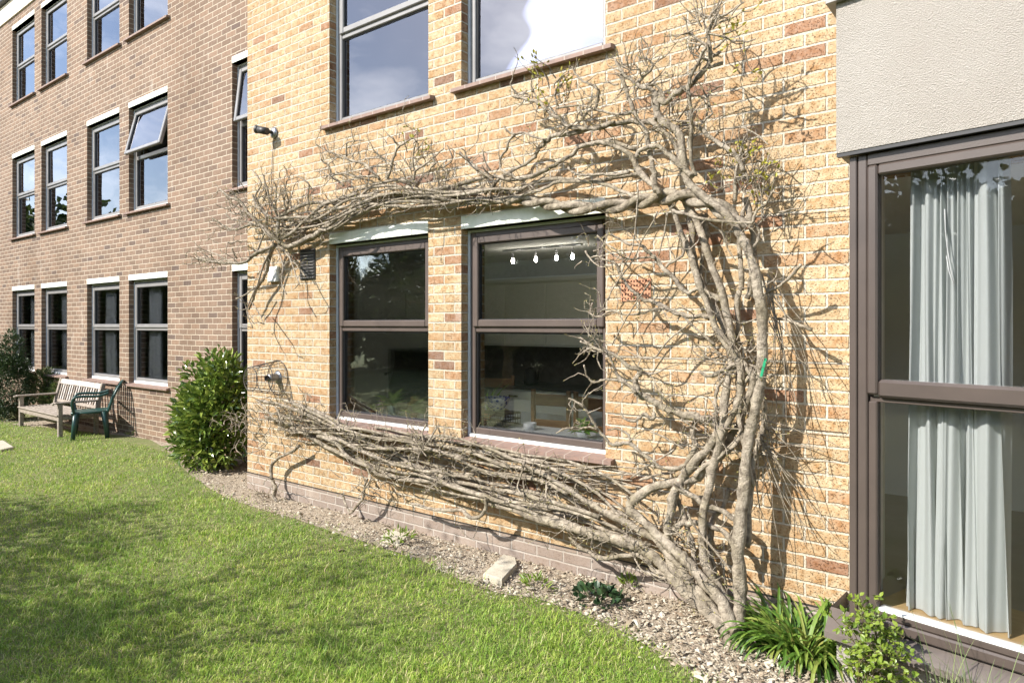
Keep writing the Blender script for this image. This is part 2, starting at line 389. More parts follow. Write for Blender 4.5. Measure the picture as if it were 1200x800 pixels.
def window(par, x0, x1, z0, z1, y, zt, fm, gl, open_ang=0, tw=.022, deep=.085):
    """pale trim round the opening, outer frame, two sashes with panes; y = wall face"""
    ya = y+deep
    w = MB(); frame_ring(w, x0+tw, x1-tw, z0+.045, z1-tw, ya, ya+.07, .048); w.box(x0+tw+.048, x1-tw-.048, ya+.004, ya+.066, zt-.03, zt+.03, 0, .006)
    win = w.build('window', fm, par)
    t = MB(); t.box(x0+.001, x0+tw, ya-.012, ya+.06, z0+.001, z1-.001, 0, .003); t.box(x1-tw, x1-.001, ya-.012, ya+.06, z0+.001, z1-.001, 0, .003); t.box(x0+tw, x1-tw, ya-.011, ya+.06, z1-tw, z1-.001, 0, .003)
    t.build('jamb_trim', M['trim'], win)
    b = MB(); b.box(x0+tw, x1-tw, ya-.02, ya+.05, z0+.001, z0+.044, 0, .004); b.build('sill_bead', M['whitebead'], win)
    ix0, ix1 = x0+tw+.05, x1-tw-.05
    def sash(a, c, yy, Mx=None):
        s = MB(); frame_ring(s, ix0-.018, ix1+.018, a, c, yy, yy+.05, .055, 0, .007, None, Mx)
        so = s.build('sash', fm, win)
        g = MB(); g.box(ix0+.037, ix1-.037, yy+.028, yy+.034, a+.055, c-.055, 0, 0, Mx); g.build('pane', gl, win)
        k = MB(); frame_ring(k, ix0+.036, ix1-.036, a+.054, c-.054, yy+.020, yy+.045, .007, 0, 0, None, Mx); k.build('gasket', M['darkgasket'], win)
    if open_ang:
        Mx = Matrix.Translation((0, ya-.012, z1-tw-.06)) @ Matrix.Rotation(-open_ang, 4, 'X') @ Matrix.Translation((0, -(ya-.012), -(z1-tw-.06)))
        sash(zt+.01, z1-tw-.04, ya-.02, Mx)
    else: sash(zt+.012, z1-tw-.035, ya-.018)
    s = MB(); g = MB(); g.box(ix0-.004, ix1+.004, ya+.03, ya+.036, z0+.088, zt-.026); g.build('pane', gl, win)
    k = MB(); frame_ring(k, ix0-.004, ix1+.004, z0+.09, zt-.028, ya+.02, ya+.045, .012, 0, 0); k.build('gasket', M['darkgasket'], win)
    return win
def sill(par, x0, x1, z, y, m, ov=.06, p=.055):
    s = MB(); a, b = x0-ov, x1+ov
    V = [(a,y-p,z-.045),(b,y-p,z-.045),(b,y-p,z-.018),(a,y-p,z-.018),(a,y+.08,z),(b,y+.08,z),(a,y+.0,z-.045),(b,y+.0,z-.045)]
    q = lambda *i: [V[k] for k in i]
    s.face(q(0,1,2,3)); s.face(q(3,2,5,4)); s.face([V[0],V[3],(a,y-.0015,z-.008),(a,y-.0015,z-.045)]); s.face([V[2],V[1],(b,y-.0015,z-.045),(b,y-.0015,z-.008)]); s.face([V[1],V[0],(a,y-.0015,z-.045),(b,y-.0015,z-.045)])
    return s.build('window_sill', m, par)
def lintel(par, x0, x1, z, y, h=.085):
    s = MB(); s.box(x0+.001, x1-.001, y-.006, y+.10, z, z+h, 0, .003); return s.build('lintel', M['lintel'], par)
def curtain(name, x0, x1, z0, z1, y, folds, amp, m, parent=None, label=None, cat='curtain', group=None, frame=None, seed=0, flare=0.0, base=None):
    rg = random.Random(seed); nx, nz = folds*16, 16; V = []; F = []
    ph = [rg.uniform(-.9, .9) for _ in range(folds+2)]; am = [rg.uniform(.5, 1.3) for _ in range(folds+2)]
    for j in range(nz+1):
        tz = j/nz
        for i in range(nx+1):
            t = i/nx; f = (t+.045*math.sin(t*9+seed)+.02*math.sin(t*23+seed*2))*folds*.93; k = max(0, min(folds, int(f))); a = am[k]*(1-(f-k))+am[k+1]*(f-k); p_ = ph[k]*(1-(f-k))+ph[k+1]*(f-k)
            cx = (x0+x1)/2; hw = (x1-x0)/2*(1+flare*(1-tz))
            xx = cx+(2*t-1)*hw + .018*math.sin(f*2*PI*.7+tz*3.2+p_)*(1-tz)
            yy = y + amp*a*math.sin(f*2*PI+p_*1.6+.5*math.sin(tz*2+p_)) + amp*.35*math.sin(f*4.7*PI+tz)
            V.append((xx, yy, z0+(z1-z0)*tz))
    mb = MB(); mb.v = V
    for j in range(nz):
        for i in range(nx):
            a = j*(nx+1)+i; mb.f.append((a, a+1, a+nx+2, a+nx+1)); mb.uv.append([(0,0)]*4); mb.mi.append(0); mb.sm.append(True)
    o = mb.build(name, m, parent, base or ((x0+x1)/2, y, z0), frame)
    if label: tag(o, label, cat, group)
    return o

# ------------------------------------------------------------------ setting
def plane(name, pts, z, m):
    b = MB(); b.face([(p[0], p[1], z) for p in pts]); o = b.build(name, m); return tag(o, kind='structure')
plane('lawn', [(-150,-150),(150,-150),(150,150),(-150,150)], 0, M['lawnbase'])
# edge between lawn and soil bed
E = [gnd(x, y) for x, y in ((20,497),(95,504),(150,510),(180,514),(198,524),(226,553),(252,571),(274,583),(302,592),(345,604),(400,622),(450,638),(500,653),(545,676),(590,692),(640,698),(690,716),(740,737),(790,766),(840,800))]
EX = [p.x for p in E]; EY = [p.y for p in E]
o_ = sorted(zip(EX, EY)); EX = [a for a, b in o_]; EY = [b for a, b in o_]
EX = [-30]+EX+[3]; EY = [.55]+EY+[EY[-1]-1.2]
def edge_y(x): return np.interp(x, EX, EY)
XC = wx(290, 0)                     # corner of the buff block
bed = MB(); xs = np.linspace(-14, 2.5, 90)
for i in range(len(xs)-1):
    a, b = xs[i], xs[i+1]; ya = .797 if (a+b)/2 < XC else .02
    bed.face([(a, edge_y(a)-.06, .004), (b, edge_y(b)-.06, .004), (b, ya, .012), (a, ya, .012)])
tag(bed.build('soil_bed', M['soil']), kind='structure')

def leafset(P, Dr, Nn, L, W, fold=.25, droop=.15):
    """leaf blades: 8 verts, 8 triangles each"""
    P = np.asarray(P); n = len(P); Dr = Dr/np.linalg.norm(Dr, axis=1, keepdims=True)
    S = np.cross(Dr, Nn); S /= (np.linalg.norm(S, axis=1, keepdims=True)+1e-9); U = np.cross(S, Dr)
    L = np.broadcast_to(L, n)[:, None]; W = np.broadcast_to(W, n)[:, None]
    def q(a, s, h): return P + Dr*L*a + S*W*s + U*(W*h - L*droop*a*a)
    V = np.stack([q(0,0,0), q(.33,-.5,fold), q(.68,-.42,fold), q(1,0,0), q(.68,.42,fold), q(.33,.5,fold), q(.33,0,0), q(.68,0,0)], 1).reshape(-1, 3)
    T = np.array([(0,6,1),(6,2,1),(6,7,2),(7,3,2),(0,5,6),(6,5,4),(6,4,7),(7,4,3)])
    F = (np.arange(n)[:, None, None]*8 + T[None]).reshape(-1, 3)
    return V, F
def blades(P, H, lean, W, az=None, segs=3, curve=1.0):
    """tapered bent strips; returns verts, quad faces"""
    n = len(P); az = RNG.uniform(0, 2*PI, n) if az is None else az
    d = np.stack([np.cos(az), np.sin(az), np.zeros(n)], 1); s = np.stack([-np.sin(az), np.cos(az), np.zeros(n)], 1)
    rows = []
    for k in range(segs+1):
        t = k/segs; a = lean*(t**1.0)*curve
        off = d*(H*np.sin(lean*t)*t)[:, None] ; zz = H*t*np.cos(lean*t*.9)
        c = P + off; c[:, 2] += zz
        w = (W*(1-t)**.7*.5+.0002)[:, None] if k else (W*.42)[:, None]
        rows.append(c - s*w); rows.append(c + s*w)
    V = np.stack(rows, 1).reshape(-1, 3); m = 2*(segs+1)
    T = np.array([(2*k, 2*k+1, 2*k+3, 2*k+2) for k in range(segs)])
    F = (np.arange(n)[:, None, None]*m + T[None]).reshape(-1, 4)
    return V, F

# grass
def scatter_cam(n, zmin, zmax, a0, a1, pw=1.0):
    u = RNG.uniform(0, 1, n); z = zmin*(zmax/zmin)**(u**pw); a = RNG.uniform(a0, a1, n); X = z*a
    return np.stack([X*RX - z*RY, X*RY + z*RX - D1], 1), z
def make_grass():
    P, z = scatter_cam(330000, 2.75, 15, -.86, .48, 1.0)
    jit = RNG.normal(0, .055, len(P)) + .06*np.sin(P[:, 0]*41+np.sin(P[:,0]*17)*2)*RNG.uniform(0,1,len(P)) + .05*np.sin(P[:, 0]*9)+.03*np.sin(P[:, 0]*23)
    e = edge_y(P[:, 0]); dist = e - P[:, 1]
    keep = (dist + jit > 0) & (P[:, 1] < .5); thin = (dist < .25) & (RNG.uniform(0, 1, len(P)) > .35+dist*2.4); keep &= ~thin
    P = P[keep]; z = z[keep]; n = len(P)
    lump = np.sin(P[:, 0]*3.1+P[:, 1]*1.7)*np.sin(P[:, 1]*4.3-P[:, 0]*1.1)+.6*np.sin(P[:, 0]*9.7+2*P[:, 1])*np.sin(P[:, 1]*8.3)
    H = RNG.gamma(4, .0066, n)*(1+.33*lump); H = np.clip(H, .012, .10)
    P3 = np.concatenate([P, np.zeros((n, 1))], 1)
    V, F = blades(P3, H, RNG.uniform(.3, 1.7, n), .0022+.00058*z*RNG.uniform(.7, 1.3, n), segs=3)
    o = npmesh('grass', V, F, M['grass']); tag(o, kind='stuff', label='lush green mown grass of the lawn', cat='grass')
make_grass()
def make_chips():
    P, z = scatter_cam(120000, 2.9, 14, -.80, .62, 1.0)
    y = P[:, 1]; e = edge_y(P[:, 0]); ya = np.where(P[:, 0] < XC, .79, 0.0)
    P = P[(y > e-.02-RNG.gamma(1.5, .04, len(y))) & (y < ya)]; P = P[~((P[:, 0] > -.85) & (P[:, 1] > -.46+.0*P[:, 0]) & (P[:, 0] < 3) & (P[:, 1] > -.42 - .2*(P[:, 0]+.77)))]
    n = len(P); s = RNG.gamma(2.4, .0021, n)+.0025; r = RNG.uniform(0, 2*PI, n); el = RNG.uniform(.3, 1, n)
    tilt = RNG.normal(0, .35, (n, 2)); z0 = RNG.uniform(.008, .03, n)
    V = []
    for k, (a, b) in enumerate(((-1,-1),(1,-.8),(.9,1),(-.8,.9))):
        a_ = a*s*RNG.uniform(.7, 1.3, n); b_ = b*s*el*RNG.uniform(.7, 1.3, n)
        x = a_*np.cos(r)-b_*np.sin(r); yy = a_*np.sin(r)+b_*np.cos(r)
        V.append(np.stack([P[:, 0]+x, P[:, 1]+yy, z0+x*tilt[:, 0]+yy*tilt[:, 1]], 1))
    V.append(np.stack([P[:, 0], P[:, 1], z0+s*RNG.uniform(.25, .6, n)], 1))
    V = np.stack(V, 1).reshape(-1, 3); T = np.array([(0,1,4),(1,2,4),(2,3,4),(3,0,4)])
    F = (np.arange(n)[:, None, None]*5+T[None]).reshape(-1, 3)
    tag(npmesh('bark_mulch', V, F, M['chips']), kind='stuff', label='pale wood chips and dry leaf bits on the soil bed', cat='mulch')
make_chips()

# ------------------------------------------------------------------ buff building (main block)
X1a, X1b = wx(386, 0), wx(502, 0); X2a, X2b = wx(540.5, 0), wx(709.5, 0)
ZL, ZS = 2.44, .845; UZS, UZL = 3.545, 5.14
XE = 3.2; ZT = 8.0
bb = thing('buff_brick_building', (XC, 0, 0), 'yellow buff brick building wall behind the bare climbing vine', 'building')
ops = [(X1a,X1b,ZS,ZL),(X2a,X2b,ZS,ZL),(X1a,X1b,UZS,UZL),(X2a,X2b,UZS,UZL)]
ops = [(a,b,c-.03,d) for a,b,c,d in ops]; BO = [(-.715, XE-.1, .181, 2.5)]
w = wall_mesh(XC, XE, .18, ZT, 0, ops+BO, .28)
w.face([(XC,0,.18),(XC,0,ZT),(XC,3.05,ZT),(XC,3.05,.18)][::-1])
w.face([(XC,0,ZT),(XE,0,ZT),(XE,3.05,ZT),(XC,3.05,ZT)])
w.face([(XE,3.05,3.45),(XC,3.05,3.45),(XC,3.05,ZT),(XE,3.05,ZT)])
w.build('wall', [M['buff'], M['room']], bb)
p = MB(); p.box(XC+.001, -.72, -.004, .25, -.1, .176); p.box(XC+.0005, XC+.2, .26, WY, -.1, .176); p.build('plinth', M['plinth'], bb)
p = MB(); p.box(XC-.002, -.72, -.008, .2, .176, .183); p.build('damp_course', M['black'], bb)
for (a,b,c,d), zt in zip(ops, (1.675, 1.675, 4.36, 4.36)):
    up = c > 3; c += .03
    window(bb, a, b, c-.03, d, 0, zt, M['greyframe'] if up else M['brownframe'], M['glassUp'] if up else M['glass'])
    sill(bb, a, b, c-.005, 0, M['tile'] if not up else M['tile'], .07)
    lintel(bb, a, b, d, 0, .10)
# kitchen shell and upper rooms
def room(par, x0, x1, y0, y1, z0, z1, m, fl, light_well=False):
    r = MB()
    r.face([(x0,y1,z0),(x1,y1,z0),(x1,y1,z1),(x0,y1,z1)]); r.face([(x0,y0,z0),(x0,y1,z0),(x0,y1,z1),(x0,y0,z1)])
    r.face([(x1,y1,z0),(x1,y0,z0),(x1,y0,z1),(x1,y1,z1)])
    yc = 3.02 if light_well else y1; r.face([(x0,y0,z1),(x0,yc,z1),(x1,yc,z1),(x1,y0,z1)])
    if light_well:
        for q in ([(x1,yc,z1),(x0,yc,z1),(x0,yc,3.4),(x1,yc,3.4)],[(x0,y1,z1),(x1,y1,z1),(x1,y1,3.4),(x0,y1,3.4)],[(x0,yc,z1),(x0,y1,z1),(x0,y1,3.4),(x0,yc,3.4)],[(x1,y1,z1),(x1,yc,z1),(x1,yc,3.4),(x1,y1,3.4)]): r.face(q)
    r.face([(x0,y0,z0),(x1,y0,z0),(x1,y1,z0),(x0,y1,z0)], mi=1)
    return r.build('interior_room', [m, fl], par)
KY = 3.75
room(bb, XC+.05, 2.2, .281, KY, .02, 2.52, M['room'], M['floor'], True)  # run on into the bay and opened overhead to let in more light
room(bb, XC+.05, X1b+.15, .281, 3, 2.75, 5.25, M['roomlight'], M['floor'])
room(bb, X1b+.16, X2b+.6, .281, 3, 2.75, 5.25, M['roomlight'], M['floor'])
s = MB(); s.box(XC+.06, 2.19, 3.03, 3.74, 3.402, 3.408); s.build('added_rooflight', M['glass'], bb)  # unseen glazing over the light well, added to brighten the kitchen
s = MB(); s.box(X1a-.2, X2b+.2, .20, .62, .82, .880, 0, .006); s.build('inner_sill', M['whitebead'], bb)
# vents on the wall
a = at(353, 293, 0); b = at(370, 327, 0)
v = MB(); v.box(a.x, b.x, -.014, .0, b.z, a.z, 0, .003)
vo = v.build('louvre_vent', M['black'], bb)
v = MB()
for k in range(9):
    zz = b.z+.012+(a.z-b.z-.02)*k/9
    v.box(a.x+.008, b.x-.008, -.024, -.0145, zz, zz+.006, 0, .002)
v.build('louvre_slat', M['greyframe'], vo)
# terracotta air brick
a = at(728.5, 327, 0); b = at(763, 352, 0); ab = MB(); nx, nz = 10, 5
x0, x1, z0, z1 = a.x, b.x, b.z, a.z-.005
ab.box(x0, x1, -.001, .012, z0, z1, 1)
gx = (x1-x0)/nx; gz = (z1-z0)/nz
for i in range(nx+1): ab.box(x0+gx*i-gx*.27 if i else x0, x0+gx*i+gx*.27 if i < nx else x1, -.008, -.0015, z0, z1)
for j in range(nz+1):
    for i in range(nx): ab.box(x0+gx*i+gx*.2701, x0+gx*(i+1)-gx*.2701, -.0078, -.0016, (z0+gz*j-gz*.27) if j else z0, (z0+gz*j+gz*.27) if j < nz else z1)
ab.build('air_brick', [M['terra'], M['black']], bb)
# white junction box
a = at(317, 313, 0); b = at(328, 330, 0)
j = MB(); j.box(a.x, b.x, -.035, -.0005, b.z, a.z, 0, .005); tag(j.build('junction_box', M['whiteplastic'], None, (a.x, 0, b.z)), 'small white plastic box on the buff wall left of the black louvre vent', 'junction box')
# floodlight / camera on wall
c = at(322, 156, 0)
cam_t = thing('wall_camera', (c.x, 0, c.z), 'small black camera on a bracket fixed high on the buff wall above the vine', 'camera')
b_ = MB(); b_.lathe([(.0,0),(.055,0),(.055,.018),(.03,.03),(.0,.032)], c, 18, M=Matrix.Rotation(PI/2, 3, 'X')); b_.build('mount', M['steel'], cam_t)
b_ = MB(); b_.tube([c+Vector((0,-.02,0)), c+Vector((-.01,-.09,.0)), c+Vector((-.03,-.12,.02))], .017, 10); b_.build('bracket', M['black'], cam_t)
b_ = MB(); b_.tube([c+Vector((.03,-.10,-.012)), c+Vector((-.06,-.14,.012))], .036, 14); b_.tube([c+Vector((-.06,-.14,.012)), c+Vector((-.085,-.15,.018))], [.036,.042], 14); b_.build('housing', M['black'], cam_t)
# cable down from the camera
cab = MB(); pts = [at(x, y, -.012) for x, y in ((321,165),(319,185),(318.5,215),(318,250),(319,290),(320,313))]
cab.tube(pts, .0035, 6); tag(cab.build('cable', M['black'], None, pts[0]), 'thin dark cable running down the buff wall from the camera', 'cable')
# cracks of lime wash: two stains in relief
def stain(name, poly, label):
    P = [at(x, y, -.0025) for x, y in poly]; s = MB(); s.face(P[::-1]); o = s.build(name, M['lime'], bb)
# wire cage over flue
c = at(326, 442, 0)
cg = thing('flue_guard', (c.x, 0, c.z), 'round wire cage guard over a boiler flue at the left of the buff wall', 'flue guard')
fl = MB(); fl.lathe([(.0,.11),(.036,.11),(.04,.10),(.04,0)], c, 20, M=Matrix.Rotation(PI/2, 3, 'X')); fl.lathe([(.028,.135),(.024,.09),(0,.09)], c, 16, 1, Matrix.Rotation(PI/2, 3, 'X')); fl.lathe([(.065,0),(.065,.01),(.04,.018)], c, 24, 0, Matrix.Rotation(PI/2, 3, 'X'))
fl.build('flue_pipe', [M['steel'], M['black']], cg)
wr = MB(); R0, R1, LN = .17, .115, .30
ring = lambda y, R: [c+Vector((R*math.cos(t), -y, R*math.sin(t))) for t in np.linspace(0, 2*PI, 37)]
for y_, R in ((.008,R0),(LN,R1),(.15,.1425)): wr.tube(ring(y_, R), .0042, 5)
for k in range(24):
    t = 2*PI*k/24; wr.tube([c+Vector((R0*math.cos(t), -.008, R0*math.sin(t))), c+Vector((R1*math.cos(t), -LN, R1*math.sin(t)))], .0016 if k % 4 else .003, 4)
for k in range(1, 7): wr.tube(ring(.008+(LN-.008)*k/7, R0+(R1-R0)*k/7), .0014, 4)
for k in range(-4, 5):
    h = math.sqrt(max(0, R1*R1-(k*.025)**2)); wr.tube([c+Vector((k*.025,-LN,-h)), c+Vector((k*.025,-LN,h))], .0011, 4); wr.tube([c+Vector((-h,-LN,k*.025)), c+Vector((h,-LN,k*.025))], .0011, 4)
wr.build('wire_cage', M['wire'], cg)
# horizontal training wires
for i, (ya, yb) in enumerate(((268,247),(418,427),(484,507))):
    A = at(600 if i else 712, ya+ (0 if i == 0 else -8), -.03); A = at(712, ya, -.03); B = at(992, yb, -.03)
    m_ = MB(); m_.tube([A, B], .0022, 5); tag(m_.build('training_wire', M['wire'], None, A), ['top','middle','lowest'][i]+' of the three thin horizontal wires behind the vine stems', 'wire', 'vine training wires')

# ------------------------------------------------------------------ brown wing
wb = thing('brown_brick_building', (XC-3, WY, 0), 'brown brick wing with rows of grey framed windows, far left', 'building')
WO = [(wx(14.5,WY),wx(40.5,WY)),(wx(48.5,WY),wx(78.5,WY)),(wx(102,WY),wx(140,WY)),(wx(151,WY),wx(196.5,WY)),(wx(272,WY),wx(272,WY)+1.24)]
wops = []
FL = [(.80,2.39,1.65),(3.44,5.05,4.28),(6.12,7.63,6.88)]
for fz in FL:
    for a, b in WO: wops.append((a, b, fz[0], fz[1]))
XW0 = -26; ZW = 8.35
XR = XC-.001
w = wall_mesh(XW0, XR, -.1, 7.88, WY, wops, .28)
w.face([(XW0,WY,7.88),(XR,WY,7.88),(XR,WY+6,7.88),(XW0,WY+6,7.88)]); w.build('wall', [M['brown'], M['room']], wb)
f = MB(); f.box(XW0, XR, WY-.03, WY+.3, 7.881, 8.25, 0, .004); f.build('fascia', M['fascia'], wb)
f = MB(); f.box(XW0, XR, WY-.12, WY+.35, 8.252, 8.34, 0, .01); f.build('gutter', M['gutter'], wb)
for k, (a, b, c_, d) in enumerate(wops):
    fl_ = k//5; wi = k % 5
    ang = 0
    if fl_ == 1 and wi == 3: ang = math.radians(14)
    if fl_ == 1 and wi == 4: ang = math.radians(7)
    window(wb, a, b, c_, d, WY, FL[fl_][2], M['greyframe'], M['glassUp'] if fl_ else M['glass'], ang)
    sill(wb, a, b, c_+.012, WY, M['tile'], .07); lintel(wb, a, b, d, WY, .085)
for fz, (z0, z1) in zip(FL, ((.05,2.6),(2.75,5.25),(5.4,7.85))):
    room(wb, XW0+.1, XR-.01, WY+.281, WY+3.6, z0, z1, M['room'], M['floor'])
# curtains and blinds in the wing
def wcurt(wi, fl_, fa, fb, lab, m='curtain', name='curtain', cat='curtain', z0o=.06, z1o=-.05, folds=4, amp=.010, yo=.20, seed=1):
    a, b = WO[wi]; z0, z1, _ = FL[fl_]; d = b-a; a -= .30 if folds > 1 else .1
    if fl_ == 0: m = 'blind'
    curtain(name, a+d*fa, a+d*fb, z0+z0o, z1+z1o, WY+yo, folds, amp, M[m], None, lab, cat, None, None, seed)
POS = ['leftmost', 'second', 'third', 'fourth', 'fifth']
for wi in range(4):
    wcurt(wi, 0, .42 if wi > 1 else .55, .75 if wi > 1 else .95, 'grey green curtain inside the %s ground floor window from the left of the brown wing' % POS[wi], seed=wi)
wcurt(0, 1, .05, 1.1, 'drawn blind behind the leftmost middle floor window of the brown wing', 'green_blind', 'roller_blind', 'blind', folds=1, amp=.002, seed=9)
wcurt(1, 1, .3, 1.2, 'pale blind behind the second middle floor window of the brown wing', 'blind', 'roller_blind', 'blind', folds=1, amp=.002, z1o=-.35, seed=10)
wcurt(2, 1, .3, 1.2, 'pale green blind behind the third middle floor window of the brown wing', 'green_blind', 'roller_blind', 'blind', folds=1, amp=.002, z1o=-.5, seed=10)
wcurt(1, 2, .2, 1.2, 'white net curtain in the second top floor window of the brown wing', 'blind', 'net_curtain', 'net curtain', folds=8, amp=.015, z1o=-.3, seed=12)
wcurt(2, 2, .1, 1.2, 'white net curtain in the third top floor window of the brown wing', 'blind', 'net_curtain', 'net curtain', folds=8, amp=.012, seed=13)
wcurt(3, 2, .3, 1.2, 'white net curtain in the fourth top floor window of the brown wing', 'blind', 'net_curtain', 'net curtain', folds=8, amp=.012, seed=14)
wcurt(3, 1, .12, .3, 'narrow pale curtain behind the open casement of the brown wing', 'curtain', folds=3, seed=15)
# mug on the inner ledge of the open window
a, b = WO[3]
m_ = MB(); mc = Vector((a+(b-a)*.72, WY+.2, FL[1][0]+.045)); m_.lathe([(0,0),(.04,0),(.042,.1),(.036,.1),(.034,.01),(0,.01)], mc, 18); m_.tube([mc+Vector((-.04,0,.08)), mc+Vector((-.075,0,.07)), mc+Vector((-.075,0,.03)), mc+Vector((-.04,0,.02))], .007, 6)
tag(m_.build('mug', M['whiteplastic'], None, mc), 'white mug with a handle on the ledge of the open casement window', 'mug')

# ------------------------------------------------------------------ blinds in upper windows of the buff block
curtain('roller_blind', X2a+.09, X2b+.0, 3.80, 5.2, .162, 1, .001, M['blind'], None, 'white roller blind pulled most of the way down in the upper right window', 'blind', None, None, 3)
curtain('voile_curtain', X1a+.12, X1b-.05, 3.5, 5.2, .40, 7, .02, M['curtain'], None, 'pale voile curtain behind the upper left window of the buff wall', 'curtain', None, None, 4)

# ------------------------------------------------------------------ rendered bay at the right
BC = Vector((-.770, -.401, 0)); BA = math.atan2(-.194, .980)
BF = Matrix.Translation(BC) @ Matrix.Rotation(BA, 4, 'Z'); BI = BF.inverted()
def bat(px, py, yl):
    r = BI.to_3x3() @ ray(px, py); c0 = BI @ CAM; return c0 + r*((yl-c0.y)/r.y)
bay = thing('rendered_bay', (0,0,0), 'pebbly cream rendered bay with a large brown framed window at the right edge', 'bay window', None, 0, BF)
BASE[bay.name] = Vector((0,0,0)); BL = 2.6
def ret(yl): return 0
# left return runs square to the main wall: end point in bay coordinates
pe = BI @ Vector((-.770, -.001, 0))
b = MB()
def prism(mb, z0, z1, inset=0, mi=0, fr=0):
    a = (inset, fr, 0); q = [(inset, fr), (BL, fr), (BL, .9), (pe.x+inset, pe.y)]
    n = [(x, y, z0) for x, y in q]; t = [(x, y, z1) for x, y in q]
    for i in range(4): k = (i+1) % 4; mb.face([n[i], n[k], t[k], t[i]], mi=mi)
    mb.face(t, mi=mi); mb.face(n[::-1], mi=mi)
prism(b, 2.52, 3.235); b.build('render_box', M['render'], bay)
b = MB(); prism(b, -.05, .215, .0, 0, .005); b.build('render_plinth', M['render'], bay)
b = MB()
q0 = [(-.035,-.035), (BL,-.035), (BL,.2), (pe.x-.035, pe.y)]
for z0, z1 in ((3.237, 3.262),):
    n = [(x,y,z0) for x,y in q0]; t = [(x,y,z1) for x,y in q0]
    for i in range(4): k=(i+1)%4; b.face([n[i],n[k],t[k],t[i]])
    b.face(t); b.face(n[::-1])
b.build('coping', M['greyframe'], bay)
# drip strip under the box
b = MB(); b.box(.0, BL, .004, .03, 2.502, 2.519); b.build('drip_strip', M['darkgasket'], bay)
# sloping sill
b = MB(); SL = -.05; zs0, zs1 = .245, .30
q = [(-.035, SL), (BL, SL), (BL, .12), (.06, .12)]
b.face([(-.035,SL,zs0),(BL,SL,zs0),(BL,.12,zs1),(pe.x-.0,.12,zs1)]); b.face([(-.035,SL,zs0-.03),(BL,SL,zs0-.03),(BL,SL,zs0),(-.035,SL,zs0)])
b.face([(-.035,SL,zs0-.03),(-.035,SL,zs0),(pe.x-.035,pe.y,zs1),(pe.x-.035,pe.y,zs0-.03)][::-1]); b.face([(-.035,SL,zs0-.03),(pe.x-.035,pe.y,zs0-.03),(BL,.3,zs0-.03),(BL,SL,zs0-.03)])
b.face([(-.035,SL,zs0),(pe.x,.12,zs1),(pe.x-.035,pe.y,zs1)])
b.build('sill_slab', M['grey_sill'], bay)
# frame: outer mullions, top, transom, bottom
fy = .035; x0 = bat(995, 381, fy).x; zt0, zt1 = 1.368, 1.452
g0 = bat(1032, 381, fy+.03).x; zb = .295; ztop = 2.50; zg = bat(1046, 719, fy).z
w = MB()
w.box(x0, x0+.034, fy, fy+.09, zb, ztop, 0, .004); w.box(x0+.036, x0+.080, fy+.004, fy+.09, zb, ztop, 0, .006)
w.box(x0+.081, BL, fy+.003, fy+.09, ztop-.055, ztop, 0, .004)
w.box(x0+.081, BL, fy+.0035, fy+.09, zb, zb+.05, 0, .008)
bw = w.build('window', M['bayframe'], bay)
w = MB()
sx = x0+.081
w.box(sx, sx+.045, fy-.002, fy+.06, zt0+.01, ztop-.056, 0, .008); w.box(sx+.046, BL, fy-.001, fy+.06, ztop-.105, ztop-.056, 0, .008)
w.box(sx+.046, BL, fy-.001, fy+.06, zt0-.002, zt1-.004, 0, .012)
w.build('upper_sash', M['bayframe'], bw)
w = MB(); w.box(sx, BL, fy+.03, fy+.06, zt0-.026, zt0-.0035, 0, .003); w.box(sx, sx+.04, fy+.012, fy+.06, zb+.051, zt0-.023, 0, .006); w.box(sx+.041, BL, fy+.013, fy+.06, zb+.051, zb+.085, 0, .006)
w.build('lower_sash', M['bayframe'], bw)
w = MB(); w.box(sx+.044, BL, fy+.045, fy+.051, zt1-.01, ztop-.10); w.build('pane', M['glass'], bw)
w = MB(); w.box(sx+.038, BL, fy+.045, fy+.051, zb+.08, zt0-.02); w.build('pane', M['glass'], bw)
w = MB(); w.box(sx+.041, BL, fy+.01, fy+.07, zb+.085, zb+.093); w.build('glazing_bead', M['whitebead'], bw)
# side light of the return seen through the glass: frame + solid panel added to hide bright sky
def retpt(t, off=0.0): return Vector((pe.x*t+off, pe.y*t))
w = MB(); d_ = Vector((pe.x, pe.y)).normalized(); Lr = Vector((pe.x, pe.y)).length
Mr = Matrix.Translation((x0+.02, .11, 0)) @ Matrix.Rotation(math.atan2(pe.y, pe.x), 4, 'Z')
w.box(.02, .06, -.05, -.002, zb, 2.5, 0, .004, Mr); w.box(Lr-.16, Lr-.10, -.05, -.002, zb, 2.5, 0, .004, Mr); w.box(.061, Lr-.161, -.05, -.002, zb, .40, 0, .004, Mr); w.box(.061, Lr-.161, -.05, -.002, 2.40, 2.5, 0, .004, Mr)
w.box(.061, Lr-.161, -.045, -.002, zt0, zt1-.03, 0, .004, Mr)
w.build('side_frame', M['whitebead'], bw)
w = MB(); w.box(-.02, Lr+.25, -.0015, .012, .30, 2.5, 0, 0, Mr); w.build('side_panel', M['roomlight'], bay)
